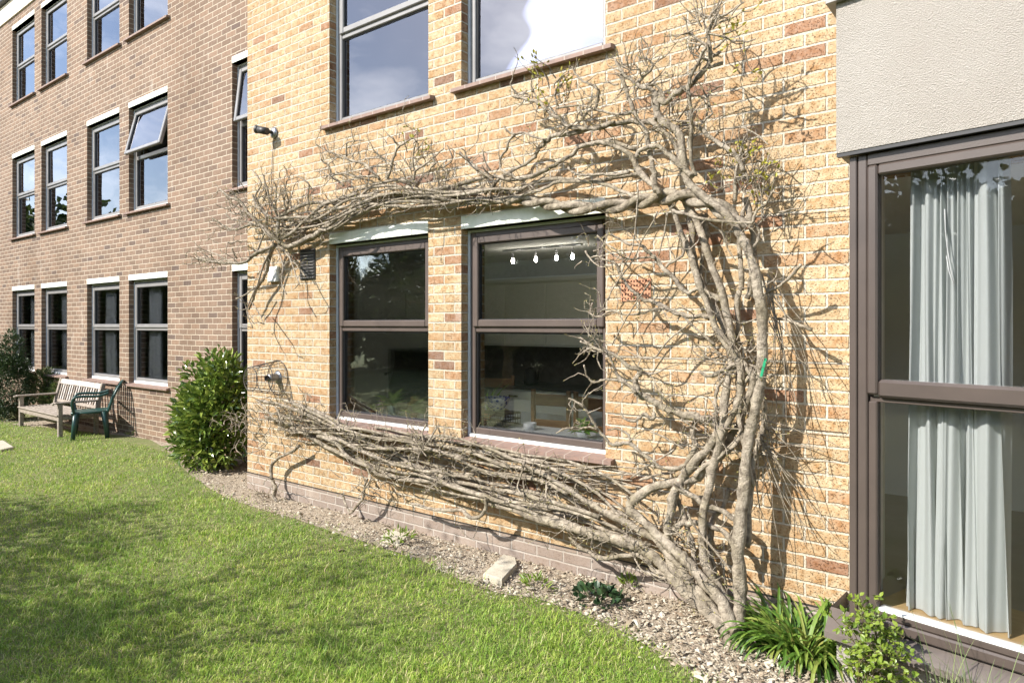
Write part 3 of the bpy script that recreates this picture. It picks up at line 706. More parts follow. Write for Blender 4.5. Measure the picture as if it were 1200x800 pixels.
# interior of the bay: sill board, jamb, room
w = MB(); w.face([(x0+.07,fy+.092,.375),(BL,fy+.092,.375),(BL,.55,.375),(x0+.12,.55,.375)]); w.face([(x0+.12,.55,.375),(BL,.55,.375),(BL,.55,.02),(x0+.12,.55,.02)]); w.build('window_board', M['sillwood'], bay)
w = MB()
rx0, ry1 = .12, 3.2
ry1 = .70
w.face([(BL-.01,ry1,.02),(BL-.01,.05,.02),(BL-.01,.05,2.5),(BL-.01,ry1,2.5)]); w.face([(-.0,.12,2.505),(BL,.12,2.505),(BL,ry1,2.505),(rx0,ry1,2.505)][::-1]); w.face([(0,.12,.028),(BL,.12,.028),(BL,ry1,.028),(0,ry1,.028)])
w.build('interior_room', M['floor'], bay)
ca = bat(1066, 381, .19); cb = bat(1181, 381, .19)
curtain('curtain', ca.x, cb.x, .379, 2.42, .19, 9, .030, M['curtain'], None, 'long pleated pale linen curtain behind the big bay window glass', 'curtain', None, BF, 21, .12)
w = MB(); A = bat(1076,185,.14); w.tube([Vector((.12,.19,2.44)), Vector((BL-.05,.19,2.44))], .012, 8)
o = w.build('curtain_rail', M['whiteplastic'], None, (.12,.19,2.44), BF); tag(o, 'white curtain rail at the top of the bay window', 'curtain rail')
# cord on the curtain
w = MB(); pts = [bat(x, y, .145) for x, y in ((1107,245),(1108,270),(1110,290),(1114,315),(1118,334),(1112,318),(1109,300))]; w.tube(pts, .0022, 5)
tag(w.build('cord', M['blind'], None, pts[0], BF), 'white pull cord hanging on the front of the bay curtain', 'cord')

# ------------------------------------------------------------------ the climbing vine
vb = gnd(857, 746)
vine = thing('climbing_vine', (vb.x, vb.y, 0), 'bare woody wisteria vine with twisted grey stems trained round the two kitchen windows', 'vine')
def smooth(pts, k=4):
    out = []; n = len(pts)
    for i in range(n-1):
        p0, p1, p2, p3 = pts[max(i-1,0)], pts[i], pts[i+1], pts[min(i+2, n-1)]
        for j in range(k):
            t = j/k; out.append(.5*((2*p1)+(-p0+p2)*t+(2*p0-5*p1+4*p2-p3)*t*t+(-p0+3*p1-3*p2+p3)*t**3))
    out.append(pts[-1]); return out
rv = random.Random(5)
SPAWN = []          # (point, tangent, radius)
twv = MB()
NB = [0]
PXM = lambda x: .1555*(x+435)
def stem(pts, r0, r1, w0, w1, name='branch', k=4, knob=.12, sides=9, jit=.35, spawn=1.0, mat=None):
    n = len(pts); P = []
    for i, q in enumerate(pts):
        w_ = w0+(w1-w0)*i/(n-1); w_ = q[2] if len(q) > 2 else w_
        P.append(at(q[0]+rv.uniform(-jit, jit), q[1]+rv.uniform(-jit, jit), -w_))
    P = smooth(P, k); m = len(P); R = []
    for i, p in enumerate(P):
        t = i/(m-1); rp = r0+(r1-r0)*t; R.append(rp/PXM(600+ (0 if False else 0)+0) if False else rp)
    R2 = []; pk = rv.uniform(0, 6.3)
    for i, p in enumerate(P):
        # px radius -> metres at this depth
        X = p.x*RX + (p.y+D1)*RY; Z = -p.x*RY + (p.y+D1)*RX
        R2.append(max(.0012, R[i]*(.70 if name == 'trunk' else .84)*Z/800*(1+knob*(.7*math.sin(i*.8+pk)+.5*math.sin(i*.33+pk*2)))*(1.14 if rv.random() < .05 else 1)))
    off = [Vector((rv.uniform(-1,1), rv.uniform(-1,1)*.6, rv.uniform(-1,1)))*min(.008, R2[i]*(.16 if name == 'trunk' else .40)) for i in range(m)]
    P = [p+o for p, o in zip(P, off)]
    P = [Vector((p.x, min(p.y, -r-.004), max(p.z, -.02))) for p, r in zip(P, R2)]
    if name == 'branch' and r0 < 2.05: name = 'shoot'
    if name == 'shoot': twv.tube(P, R2, 6, rough=.12)
    else: mb = MB(); mb.tube(P, R2, sides, rough=.16); mb.build(name, mat or M['bark'], vine); NB[0] += name == 'branch'
    if spawn > 0:
        for i in range(1, m):
            SPAWN.append((P[i], (P[i]-P[i-1]).normalized(), R2[i], spawn*(P[i]-P[i-1]).length))
    return P
T = 'trunk'
# trunk bundle
stem([(858,750),(843,730),(825,712),(808,698),(789,676),(775,660),(764,650),(745,639),(730,633),(700,627),(687,623),(668,617),(650,612),(627,606),(605,597),(580,590),(556,580),(527,568),(505,563),(467,560),(440,548),(400,532),(368,515),(340,498),(312,488)], 12, 2.6, .30, .07, T, 4, .08, 12, spawn=.6)
stem([(862,742),(850,712),(835,692),(818,672),(803,655),(790,645),(772,628),(757,612),(742,600),(738,592),(744,586),(760,573),(782,567),(805,563),(818,560),(827,547),(842,537),(859,522),(868,512)], 10, 5, .30, .16, T, 4, .08, 12, spawn=.4)
stem([(866,745),(868,715),(868,690),(866,660),(865,640),(868,600),(872,570),(874,540),(878,510),(883,490),(887,470),(892,450),(893,420),(894,390),(892,365),(889,345),(885,320),(879,300),(872,285),(862,266),(850,250),(838,240),(822,228),(808,214),(802,200),(800,180),(797,160),(788,150),(775,141),(769,125),(770,110)], 10.5, 5.5, .26, .26, T, 4, .10, 12, spawn=.5)
stem([(852,740),(838,716),(820,695),(806,682),(790,664),(782,640),(783,620),(786,600),(790,580),(800,560),(815,540),(830,525),(843,505),(848,487),(851,457),(856,430),(858,400),(853,372),(845,340),(832,305),(822,275),(812,250),(800,230)], 9, 5.5, .27, .12, T, 4, .1, 10, spawn=.4)
stem([(864,735),(852,705),(836,680),(826,655),(823,635),(825,600),(832,565),(834,550),(842,528),(846,508),(862,480),(868,450),(864,420),(846,395),(839,385),(830,360),(822,340),(812,308),(805,288),(797,270),(790,250),(785,238)], 8, 4.5, .24, .14, T, 4, .1, 10, spawn=.4)
stem([(857,738),(846,725),(830,712),(812,690),(797,662),(785,650),(770,632),(758,626),(745,618),(735,612),(715,604),(695,592),(683,585),(668,575),(650,564),(638,555),(612,548),(590,545),(560,533),(530,524),(500,520),(470,515),(430,512)], 8, 2.2, .30, .08, T, 4, .1, 10, spawn=.5)
stem([(842,722),(833,700),(818,672),(812,640),(806,620),(800,600),(796,590),(790,575),(786,560)], 5.5, 4, .22, .15, T, spawn=.3)
# the inner uprights
stem([(866,340),(864,385),(863,410),(866,440),(872,470)], 3.6, 4.5, .08, .09)
stem([(868,340),(869,317),(866,292),(868,262),(874,240)], 3.6, 3, .08, .1)
stem([(809,257),(812,280),(814,310),(820,332),(832,352),(845,375),(852,400),(857,420)], 4, 4.5, .07, .10)
stem([(825,250),(828,270),(826,290),(822,312),(825,335),(838,360)], 4, 3, .06, .06)
stem([(873,232),(880,262),(884,290),(882,320),(876,350)], 4.5, 4, .12, .12)
stem([(836,540),(850,520),(862,505),(872,480),(880,455),(884,430)], 4, 5, .10, .2)
stem([(882,570),(874,530),(868,500),(868,470),(872,452),(878,442),(886,445),(890,460),(893,478)], 3.5, 3.5, .2, .16)
stem([(876,640),(878,600),(880,570),(884,540),(890,515),(897,490),(895,470)], 4.5, 3.5, .18, .12)
stem([(857,415),(870,425),(880,438),(888,448),(893,460)], 3.5, 4, .16, .18)
stem([(862,425),(850,432),(838,438),(828,440),(820,435)], 3.2, 1.8, .18, .22)
stem([(862,430),(852,442),(845,448),(840,456),(838,470),(843,480)], 3, 2.5, .16, .18)
stem([(815,560),(822,548),(838,540),(850,530)], 3.5, 3, .22, .2)
stem([(790,565),(800,575),(812,582),(826,592),(842,597),(858,605),(866,615),(870,632),(868,650)], 3.6, 4.5, .25, .14)
stem([(783,625),(795,615),(810,612),(825,614),(838,618),(850,625),(860,640),(866,655)], 3.6, 4.5, .22, .15)
stem([(789,672),(776,671),(765,666),(760,658),(757,652)], 4, 3, .26, .24)
stem([(790,668),(780,676),(766,674),(752,668),(744,655)], 2.2, 1.2, .27, .24)
stem([(806,602),(815,618),(826,632),(838,645),(850,660),(857,670)], 1.6, 1.6, .26, .24, mat=M['twig'])
stem([(855,572),(850,590),(842,600),(835,610),(832,640),(838,670),(850,700)], 3.5, 4, .1, .16)
stem([(822,545),(818,530),(812,510),(815,492)], 4.5, 3.4, .12, .14)
# twisted rope limb across the right window head
def rope(pts, r, w, tw, n, name):
    P0 = smooth([at(x, y, -(q[0] if q else w)) for x, y, *q in pts], 8); m = len(P0)
    for k in range(n):
        V = []; R = []
        for i, p in enumerate(P0):
            d = (P0[min(i+1,m-1)]-P0[max(i-1,0)]).normalized(); a = tw*i/m*2*PI+2*PI*k/n
            x = d.cross(Vector((0,1,0))).normalized(); z = x.cross(d)
            Z = -p.x*RY + (p.y+D1)*RX; rr = (r[0]+(r[1]-r[0])*i/m)*Z/800
            V.append(p + (x*math.cos(a)+z*math.sin(a))*rr*.62); R.append(rr*.72)
        mb = MB(); mb.tube(V, R, 10); mb.build(name, M['bark'], vine)
    for i in range(1, m): SPAWN.append((P0[i], (P0[i]-P0[i-1]).normalized(), .02, .5*(P0[i]-P0[i-1]).length))
rope([(870,268,.2),(855,252,.2),(835,240,.2),(812,232,.18),(790,230,.17),(770,233,.15),(752,236,.14),(730,241,.13),(700,243,.12),(670,244,.12),(647,240,.12),(632,238,.11),(613,234,.10),(596,235,.10)], (8.5,5), .15, 4.5, 2, 'twisted_branch')
stem([(600,234),(580,236),(565,236),(550,234),(535,229),(510,233),(480,232),(452,238),(430,246),(405,258),(385,268),(365,280),(345,288),(334,289)], 3.6, 2.6, .12, .10)
# limbs to the upper left
stem([(795,190),(792,171),(773,150),(755,142),(725,144),(702,149),(690,151),(669,157),(648,159),(640,166),(631,175),(625,186),(610,195),(587,208),(569,228)], 4, 2.4, .24, .12, spawn=1)
stem([(812,206),(794,192),(782,180),(770,171),(752,175),(746,184)], 4.2, 3, .28, .26)
stem([(773,228),(766,218),(755,207),(749,199),(743,190),(737,180),(717,169),(700,168),(680,171)], 4.5, 2.8, .22, .20)
stem([(770,226),(766,202),(762,180),(758,157),(746,138),(738,120),(733,100),(728,86)], 4, 2.2, .22, .25, spawn=1.3)
stem([(745,176),(715,166),(700,168),(679,172),(670,182),(658,189),(640,199),(619,208),(601,211),(574,207),(550,213),(525,219),(500,224),(470,226)], 3.4, 2.4, .16, .12)
stem([(760,205),(730,206),(692,213),(670,210),(640,210),(622,216),(598,229),(580,238),(560,243)], 3.2, 2, .14, .08)
stem([(745,232),(725,222),(700,214),(680,213),(650,214),(640,220),(625,225),(604,231),(580,234)], 2.6, 2, .16, .12)
stem([(738,203),(715,205),(700,204),(682,205),(672,202),(666,196)], 2.4, 1.4, .2, .2)
stem([(720,144),(700,150),(688,151),(676,150),(666,148),(658,140),(645,134),(630,121),(614,116),(600,112)], 3.4, 2, .22, .2, spawn=1.6)
stem([(690,152),(684,142),(681,132),(679,126)], 2, 1.4, .22, .24)
stem([(746,130),(725,134),(709,131),(697,129),(690,130),(684,136)], 2, 1.2, .22, .24)
stem([(697,129),(700,120),(702,108),(696,101),(688,97),(680,93),(674,85),(670,78)], 2.4, 1.1, .22, .3, spawn=1.6)
stem([(652,127),(670,124),(684,124),(695,127)], 2, 1.2, .22, .22)
stem([(606,211),(600,205),(588,200),(586,190),(589,182),(594,174),(596,165),(604,158),(612,155),(625,160),(640,164)], 2.2, 1.6, .14, .2)
stem([(582,214),(568,205),(553,192),(545,184),(538,179)], 2.4, 1.4, .14, .2, spawn=1.5)
stem([(604,158),(596,154),(590,148)], 1.8, 1, .2, .24)
stem([(655,160),(665,150),(672,145)], 1.4, 1, .2, .24)
# top right head of the vine
stem([(769,140),(770,125),(770,112),(772,108),(780,120)], 4.5, 2.6, .26, .26)
stem([(771,115),(779,120),(790,111),(805,102),(820,88),(830,76),(833,66),(832,51),(829,40),(834,28)], 4.2, 2.8, .26, .40, spawn=1.6)
stem([(815,207),(809,187),(810,157),(809,120),(807,105),(809,90),(817,78),(822,66),(829,52)], 2.8, 2.4, .27, .40, spawn=.8)
stem([(834,28),(840,22),(850,18),(857,13),(865,7),(872,2)], 2, 1.1, .4, .42, spawn=1.5)
stem([(834,30),(830,20),(822,16),(812,13)], 1.6, .9, .4, .44)
stem([(829,55),(818,46),(806,36),(804,26),(801,20)], 2, .9, .38, .44, spawn=1.5)
stem([(836,58),(845,50),(853,45),(861,48),(868,48),(876,49),(886,46)], 1.9, .9, .38, .40, spawn=1)
stem([(832,72),(822,68),(812,63),(806,54)], 1.9, .9, .34, .4, spawn=1.2)
stem([(831,80),(838,77),(846,74)], 2.2, 2.2, .34, .3, spawn=0)
stem([(834,66),(840,64),(844,61)], 2.4, 2.2, .38, .34, spawn=0)
stem([(770,112),(762,104),(752,103),(745,99),(738,92),(733,90),(726,80),(721,69)], 3, 1.6, .25, .3, spawn=1.8)
stem([(745,99),(752,92),(758,86),(765,78),(760,70),(752,66)], 2.2, 1, .26, .3, spawn=1.6)
stem([(780,120),(776,110),(768,100),(760,100)], 2.4, 1.4, .26, .3, spawn=1.4)
stem([(828,138),(830,120),(830,112),(836,106),(844,102),(850,98)], 1.6, .9, .22, .26, spawn=.8)
stem([(830,112),(840,112),(853,112)], 1.2, .8, .24, .26)
# right shoulder
stem([(872,200),(864,184),(850,172),(832,160),(817,147)], 3.8, 2.6, .22, .24, spawn=.8)
stem([(821,147),(828,139),(835,133),(832,126),(831,120)], 1.8, 1.2, .24, .26, spawn=.8)
stem([(840,158),(844,152),(856,150),(870,150),(880,154),(890,160),(900,170)], 1.4, .9, .22, .22)
stem([(862,236),(861,220),(862,204),(865,188),(870,172),(873,160)], 3, 1.4, .2, .22, spawn=2)
stem([(780,140),(795,142),(808,143),(820,147)], 1.5, 1.2, .24, .26)
stem([(879,214),(872,196),(876,180),(886,170)], 2, 1.2, .16, .18, spawn=1.6)
stem([(788,247),(800,250),(830,257),(860,260),(881,261),(884,252),(888,246),(896,240),(902,230),(907,222)], 2.3, 1.3, .32, .32, spawn=.5)
stem([(884,290),(889,278),(889,268),(883,260)], 2, 1.6, .28, .3, spawn=.6)
stem([(893,345),(905,340),(918,332),(928,322),(939,309)], 1.8, 2.5, .14, .24, spawn=0)
stem([(905,372),(920,374),(935,380),(951,385)], 1.6, 2.6, .12, .2, spawn=0)
# branches reaching left over the right window and brick
stem([(845,352),(833,345),(820,338),(808,343),(799,338),(790,326),(779,316),(767,301),(758,294),(751,287),(737,286),(726,280),(715,275)], 3.8, 1.6, .14, .22, spawn=1.3)
stem([(768,302),(757,302),(740,304),(728,303),(718,298),(708,290)], 1.8, 1, .2, .22, spawn=1.2)
stem([(797,270),(802,285),(800,298),(794,304),(786,308),(780,313)], 2.2, 1.8, .18, .2)
stem([(832,372),(825,371),(807,370),(792,367),(780,361),(770,355),(752,350),(745,344),(740,340),(733,330),(727,322),(722,310),(715,306),(706,304),(697,303)], 3.8, 1.2, .14, .26, spawn=1.1)
stem([(778,361),(764,363),(752,367),(743,368),(729,368),(720,364),(708,363),(700,368)], 2, 1.1, .2, .26, spawn=1.6)
stem([(816,370),(803,383),(785,397),(775,410),(768,418),(752,420),(737,412),(723,408)], 1.6, .8, .18, .2)
stem([(838,404),(825,393),(812,382),(804,374),(795,365)], 2, 1.2, .2, .24)
stem([(845,500),(830,492),(824,490),(805,487),(784,480),(770,472),(760,468),(749,463),(747,455),(744,446),(747,440),(752,434),(740,431),(733,427),(725,419),(712,412),(699,409),(690,404),(680,400)], 6.2, 1.4, .16, .32, spawn=1.2)
stem([(750,463),(746,458),(737,452),(728,445),(722,436),(719,428),(714,416),(710,412)], 3, 1.6, .24, .3, spawn=.8)
stem([(754,436),(762,437),(770,436),(783,430),(800,426)], 1.6, .8, .22, .2)
stem([(745,460),(736,450),(726,446),(720,445),(707,445),(696,448),(688,441),(686,434),(684,428)], 2, 1.1, .28, .4, spawn=1)
stem([(768,484),(763,490),(755,484),(750,490),(742,493),(732,490),(727,484)], 3, 1.1, .2, .26, spawn=.6)
stem([(820,520),(808,535),(802,545),(790,548),(773,547),(760,537),(749,528),(740,521),(733,519),(722,521),(715,519),(707,511),(700,502),(696,495),(690,485),(683,476),(672,469),(666,467)], 3.6, 1.4, .18, .42, spawn=1)
stem([(740,522),(737,510),(728,504),(722,502),(712,504)], 1.9, 1, .28, .3, spawn=1)
stem([(700,503),(690,500),(682,502),(672,503),(662,501),(652,507)], 1.7, .9, .36, .42, spawn=1.6)
stem([(684,476),(683,469),(687,465),(690,460)], 1.3, .8, .4, .44)
stem([(801,524),(792,520),(782,514),(772,509),(762,505)], 1.8, .9, .2, .24, spawn=.8)
stem([(750,562),(770,556),(790,552),(800,545)], 2, 1.6, .12, .1)
stem([(740,560),(760,545),(775,536),(790,526)], 1.5, 1, .14, .14)
for a in (((770,248),(764,262),(752,282),(742,304),(720,335),(712,352)), ((748,222),(746,250),(741,290),(730,315),(722,336)), ((762,330),(748,350),(735,372),(722,395),(717,404)), ((782,250),(778,275),(772,300)), ((830,262),(845,272),(852,290),(862,305))):
    stem(list(a), 1.2, .8, .28, .24, 'thin_cane', spawn=.2, mat=M['twig'])
# hanging whips at the right
rw = random.Random(3)
mbw = MB()
def whip(x0, y0, x1, y1, sag, w0, w1, r=.9):
    pts = [];
    for i in range(7):
        t = i/6; pts.append((x0+(x1-x0)*t+rw.uniform(-1.5,1.5), y0+(y1-y0)*t - sag*math.sin(PI*t)+rw.uniform(-1.5,1.5), w0+(w1-w0)*t))
    P = smooth([at(a, b, -c) for a, b, c in pts], 3); mbw.tube(P, [max(.0011, (r*(1-.6*i/len(P)))*.0042) for i in range(len(P))], 4)
for k in range(15):
    whip(rw.uniform(893,915), rw.uniform(318,380), rw.uniform(905,975), rw.uniform(380,540), rw.uniform(-10,32), .16, rw.uniform(.05,.25), rw.uniform(.6,1.4))
for k in range(14):
    whip(rw.uniform(885,900), rw.uniform(485,540), rw.uniform(910,990), rw.uniform(500,660), rw.uniform(-12,28), .16, rw.uniform(.04,.2), rw.uniform(.6,1.1))
for k in range(6):
    whip(rw.uniform(880,900), rw.uniform(430,560), rw.uniform(885,960), rw.uniform(560,690), rw.uniform(-18,12), .18, rw.uniform(.04,.2), rw.uniform(.6,1.0))
for k in range(12):
    whip(rw.uniform(840,900), rw.uniform(210,260), rw.uniform(850,930), rw.uniform(120,210), rw.uniform(-6,6), .2, rw.uniform(.1,.3), rw.uniform(.6,1.0))
for k in range(16):
    whip(rw.uniform(700,760), rw.uniform(540,572), rw.uniform(560,680), rw.uniform(535,560), rw.uniform(-5,6), .12, rw.uniform(.05,.2), rw.uniform(.8,1.3))
tag(mbw.build('hanging_whips', M['twig'], vine), kind='stuff')
# bands of interwoven stems
def band(center, half, n, r, w, name='branch', sp=.7, minlen=.45):
    cp = smooth([Vector((x, y, 0)) for x, y in center], 6); m = len(cp)
    for k in range(n):
        L = rv.uniform(minlen, 1); s0 = rv.uniform(0, 1-L); i0, i1 = int(s0*(m-1)), int((s0+L)*(m-1))
        a, ph, fr = rv.uniform(-.95, .95), rv.uniform(0, 6.3), rv.uniform(.8, 3.4); dr = rv.uniform(-1.5, 1.5); pts = []
        step = max(1, (i1-i0)//9)
        for i in list(range(i0, i1, step))+[i1]:
            t = i/(m-1); u = (i-i0)/max(1, i1-i0); h = half[0]+(half[1]-half[0])*t
            o = (a+dr*(u-.5)+.35*math.sin(ph+fr*2*PI*t))*h
            d = (cp[min(i+1,m-1)]-cp[max(i-1,0)]).normalized(); q = cp[i]+Vector((-d.y, d.x, 0))*o
            pts.append((q.x, q.y, w[0]+(w[1]-w[0])*(.5+.5*math.sin(ph*2+u*5+k))))
        if len(pts) > 2: stem(pts, rv.uniform(*r), rv.uniform(*r)*.6, 0, 0, name, 3, .16, 7, 2.6, sp)
band([(760,640),(700,612),(640,590),(580,578),(520,562),(470,548),(430,530),(390,508),(345,488),(300,478)], (18,19), 10, (2.2,4.0), (.05,.2), sp=.8)
band([(735,606),(690,575),(640,552),(600,543),(540,528),(480,518),(420,512),(370,505),(320,500)], (13,15), 8, (1.8,3.0), (.05,.18), sp=.8)
band([(610,226),(560,226),(500,228),(450,230),(410,244),(380,256),(345,270),(318,276)], (9,15), 11, (1.8,3.1), (.05,.2), sp=1.0)
mb_ = None
stem([(785,672),(760,650),(730,651),(702,654),(692,648),(675,637),(668,628)], 3.8, 2.4, .25, .12)
stem([(745,605),(718,600),(704,604),(688,606),(672,604),(656,604),(647,598)], 3, 2.4, .16, .1)
stem([(569,584),(569,596),(562,605),(550,605),(541,598),(525,597),(505,596),(490,592),(482,589)], 3, 2, .24, .16)
stem([(430,560),(427,571),(424,584),(416,595),(410,601),(405,590),(402,580)], 2, 1.8, .2, .12, spawn=.5)
stem([(318,560),(322,572),(321,583),(325,592),(318,600),(308,604),(300,610)], 2.4, 3.0, .12, .16, spawn=1.5)
stem([(352,522),(340,530),(326,537),(318,547),(319,562)], 2.2, 2.6, .12, .12, spawn=1.5)
# left hub
stem([(410,246),(389,260),(372,274),(357,281),(339,289),(327,284)], 3.4, 3, .12, .16)
stem([(420,228),(400,232),(380,240),(362,254),(345,270),(330,280)], 2.6, 2.4, .16, .16, spawn=1.4)
stem([(400,238),(375,236),(355,240),(335,250),(326,258),(326,280)], 2.8, 2.4, .12, .18, spawn=1.6)
stem([(385,252),(360,254),(335,255),(318,255),(302,241),(296,228)], 2.6, 1.8, .14, .24, spawn=2.4)
stem([(330,285),(318,276),(305,263),(292,251),(285,240),(279,235),(268,230),(258,222)], 2.8, 1.2, .16, .3, spawn=3)
stem([(327,282),(315,275),(305,266),(293,263),(278,269),(267,268),(258,262),(249,256)], 2.6, 1.2, .16, .3, spawn=2.4)
stem([(326,258),(322,246),(316,232),(312,218),(308,205)], 2.2, 1.1, .16, .22, spawn=3)
stem([(335,250),(338,236),(334,222),(336,212)], 1.8, 1, .16, .2, spawn=3)
stem([(323,287),(310,293),(297,299),(287,308),(272,308),(260,308),(245,306),(230,303)], 3, 1.2, .18, .34, spawn=2.2)
stem([(322,287),(316,300),(310,322),(300,340),(296,352),(292,362)], 3, 1.3, .14, .1, spawn=1.5)
stem([(330,290),(340,302),(352,315),(358,325)], 2, 1, .1, .08, spawn=1)
stem([(300,300),(305,285),(311,272)], 1.4, 1.2, .2, .2)
for pts, r in ((((454,209),(458,198),(461,186),(467,173),(478,165),(484,161),(490,152)),1.9),(((467,171),(461,164),(454,158)),1.3),(((461,190),(451,186),(442,182)),1.2),
    (((445,210),(433,197),(424,191),(410,188),(403,183),(392,180),(382,176),(370,170)),2.0),(((427,186),(437,185),(445,186),(460,194)),1.4),(((406,184),(406,173),(407,167),(418,165),(427,164)),1.3),
    (((442,207),(430,207),(415,207),(400,203),(386,208)),1.7),(((485,212),(487,200),(497,194),(508,185),(520,174)),1.7),(((485,200),(484,190),(485,176),(488,167)),1.3),(((502,206),(505,196),(512,190)),1.2),
    (((388,206),(385,194),(379,190),(376,186)),1.2),(((403,218),(395,210),(384,205),(373,198)),1.3),(((312,262),(311,250),(303,238),(300,229),(306,217),(303,209),(296,199)),1.6),(((309,236),(312,226),(308,218)),1.1),
    (((323,248),(323,235),(324,220),(321,213)),1.3),(((335,248),(333,235),(336,226)),1.2),(((362,240),(361,228),(362,217),(357,211),(348,206)),1.3),(((288,250),(275,241),(266,232),(258,221)),1.3),(((283,243),(275,230),(270,222)),1.1),
    (((290,252),(282,251),(272,250),(266,244)),1.2),(((295,262),(282,259),(270,256),(264,250)),1.2),(((278,303),(275,299),(272,291)),1.1),(((275,307),(266,305),(254,298),(243,295)),1.2),(((262,308),(250,304),(238,303),(230,300)),1.2),
    (((318,292),(308,312),(302,332),(294,350),(290,366),(296,384)),1.4),(((300,335),(288,345),(276,350)),1.1),(((296,355),(304,368),(310,380)),1.0),(((325,292),(332,312),(330,330),(336,345)),1.1),(((338,296),(345,318),(352,335)),1.0),
    (((612,116),(603,108),(598,98)),1.2),(((640,128),(628,112),(622,100),(625,88)),1.5),(((655,126),(650,112),(655,98),(660,88)),1.4),(((666,148),(655,138),(640,118),(632,104)),1.5),(((520,196),(530,188),(528,178),(524,170)),1.1),
    (((560,200),(548,190),(545,178),(540,174)),1.3),(((575,200),(568,188),(566,176)),1.1),(((700,276),(708,285),(720,292),(733,300)),1.2),(((693,302),(700,300),(712,306)),1.1),(((686,295),(692,304),(702,312),(716,312)),1.1),
    (((690,366),(697,371),(708,370),(722,366)),1.3),(((694,355),(692,366),(700,372)),1.0),(((680,396),(692,404),(704,410)),1.3),(((688,408),(698,412),(708,412)),1.2),(((400,480),(396,492),(398,505)),1.1),(((345,476),(340,486),(343,498)),1.2),(((350,470),(356,480),(352,495)),1.1),(((318,470),(326,482),(330,495)),1.2),(((300,468),(312,480),(322,492)),1.2),
    (((500,495),(495,508),(497,520)),1.5),(((512,500),(505,512),(498,522)),1.4),(((485,515),(492,525),(500,535)),1.3),(((430,548),(434,560),(428,572)),1.3),(((615,540),(611,555),(606,570),(612,580)),1.5),(((641,566),(640,580),(636,592)),1.4),(((735,580),(738,595),(734,610),(742,625)),1.6)):
    stem(list(pts), r*1.15, .8, .17, .24, 'shoot', spawn=1.2)
print('BRANCHES', NB[0])
# twigs
budP = []; rt = random.Random(17)
def grow(p, d, L, r, lev):
    n = max(3, int(L/.028)); pts = [p]; rad = [r]
    for i in range(n):
        d = (d+Vector((rt.gauss(0,.30), rt.gauss(0,.22), rt.gauss(0,.30)+.03))).normalized()
        if pts[-1].y > -.02 and d.y > 0: d.y = -abs(d.y)*.5
        if pts[-1].y < -.42 and d.y < 0: d.y = abs(d.y)*.5
        pts.append(pts[-1]+d*(L/n)); pts[-1].z = max(pts[-1].z, .03); rad.append(max(.0017, r*(1-.62*(i+1)/n)))
        if lev > 0 and rt.random() < .34:
            s = Vector((rt.uniform(-1,1), rt.uniform(-.8,.5), rt.uniform(-1,1))).normalized()
            grow(pts[-1], (d*.6+s*.9).normalized(), L*rt.uniform(.22,.55), rad[-1]*.75, lev-1)
        elif rt.random() < .25: budP.append((pts[-1], d))
    twv.tube(pts, rad, 4, cap=False); budP.append((pts[-1], d)); 
    if rt.random() < .6: budP.append((pts[-1], (d+Vector((rt.uniform(-.6,.6),0,rt.uniform(-.3,.6)))).normalized()))
NT_ = 0
for p, tg, r, wgt in SPAWN:
    lam = wgt*5.5
    while lam > 0 and rt.random() < lam:
        lam -= 1; NT_ += 1
        s = Vector((rt.uniform(-1,1), rt.uniform(-.9,.3), rt.uniform(-1,1)+.25)).normalized()
        d = (tg*rt.uniform(-.6,.9)+s).normalized()
        grow(p, d, min(.34, rt.gammavariate(3, .042)+.03), rt.uniform(.0030,.0058), 2 if rt.random() < .5 else 1)
# tufts: dense sprays
for cx, cy, rx_, ry_, n, w_, up in ((300,240,34,26,70,.24,.5),(262,262,22,26,26,.30,.1),(250,304,22,10,22,.32,.1),(325,222,20,18,34,.18,.8),(400,190,26,16,34,.18,.6),(475,185,28,28,52,.2,.8),(500,215,40,8,26,.2,.6),(430,215,40,12,30,.2,.5),(640,112,28,22,46,.26,.6),(745,92,26,24,50,.28,.6),(828,36,20,22,50,.42,.3),(760,150,40,30,30,.26,.3),(870,200,22,30,36,.22,.6),(862,420,22,12,40,.24,.2),(835,505,22,14,50,.24,.2),(690,400,16,8,12,.32,.1),(705,365,10,6,8,.3,.1),(770,625,26,24,50,.26,.1),(815,655,26,20,36,.28,.2),(310,500,40,22,80,.16,.1),(280,505,22,14,30,.24,.1),(350,478,26,18,30,.16,.6),(440,560,40,22,70,.18,.1),(520,545,40,22,50,.18,.2),(505,512,18,10,24,.2,.7),(395,500,30,10,20,.14,.7),(620,570,50,20,40,.18,.2),(800,380,30,20,6,.2,0),(315,575,10,16,22,.12,0),(905,245,14,16,16,.22,.3),(888,520,12,30,30,.18,0),(690,300,10,16,8,.28,0)):
    for k in range(int(n*.62)):
        a, q = rt.uniform(0, 2*PI), math.sqrt(rt.random()); p = at(cx+rx_*q*math.cos(a), cy+ry_*q*math.sin(a), -w_*rt.uniform(.35, 1.1))
        d = Vector((math.cos(a)*.6+rt.uniform(-.5,.5), rt.uniform(-.5,.3), -math.sin(a)*.4+up*rt.uniform(.2,1.2)+rt.uniform(-.4,.4))).normalized()
        grow(p, d, rt.uniform(.06,.22), rt.uniform(.0036,.0068), 1)
tag(twv.build('twigs', M['twig'], vine), kind='stuff')
bp = np.array([q[0][:] for q in budP]); bd_ = np.array([q[1][:] for q in budP]); sel = RNG.uniform(0, 1, len(bp)) < .6
nn = RNG.normal(0, 1, (sel.sum(), 3)); V, F = leafset(bp[sel], bd_[sel], nn, RNG.uniform(.007,.017, sel.sum()), .006, .5, .1)
tag(npmesh('buds', V, F, M['bud'], vine), kind='stuff')
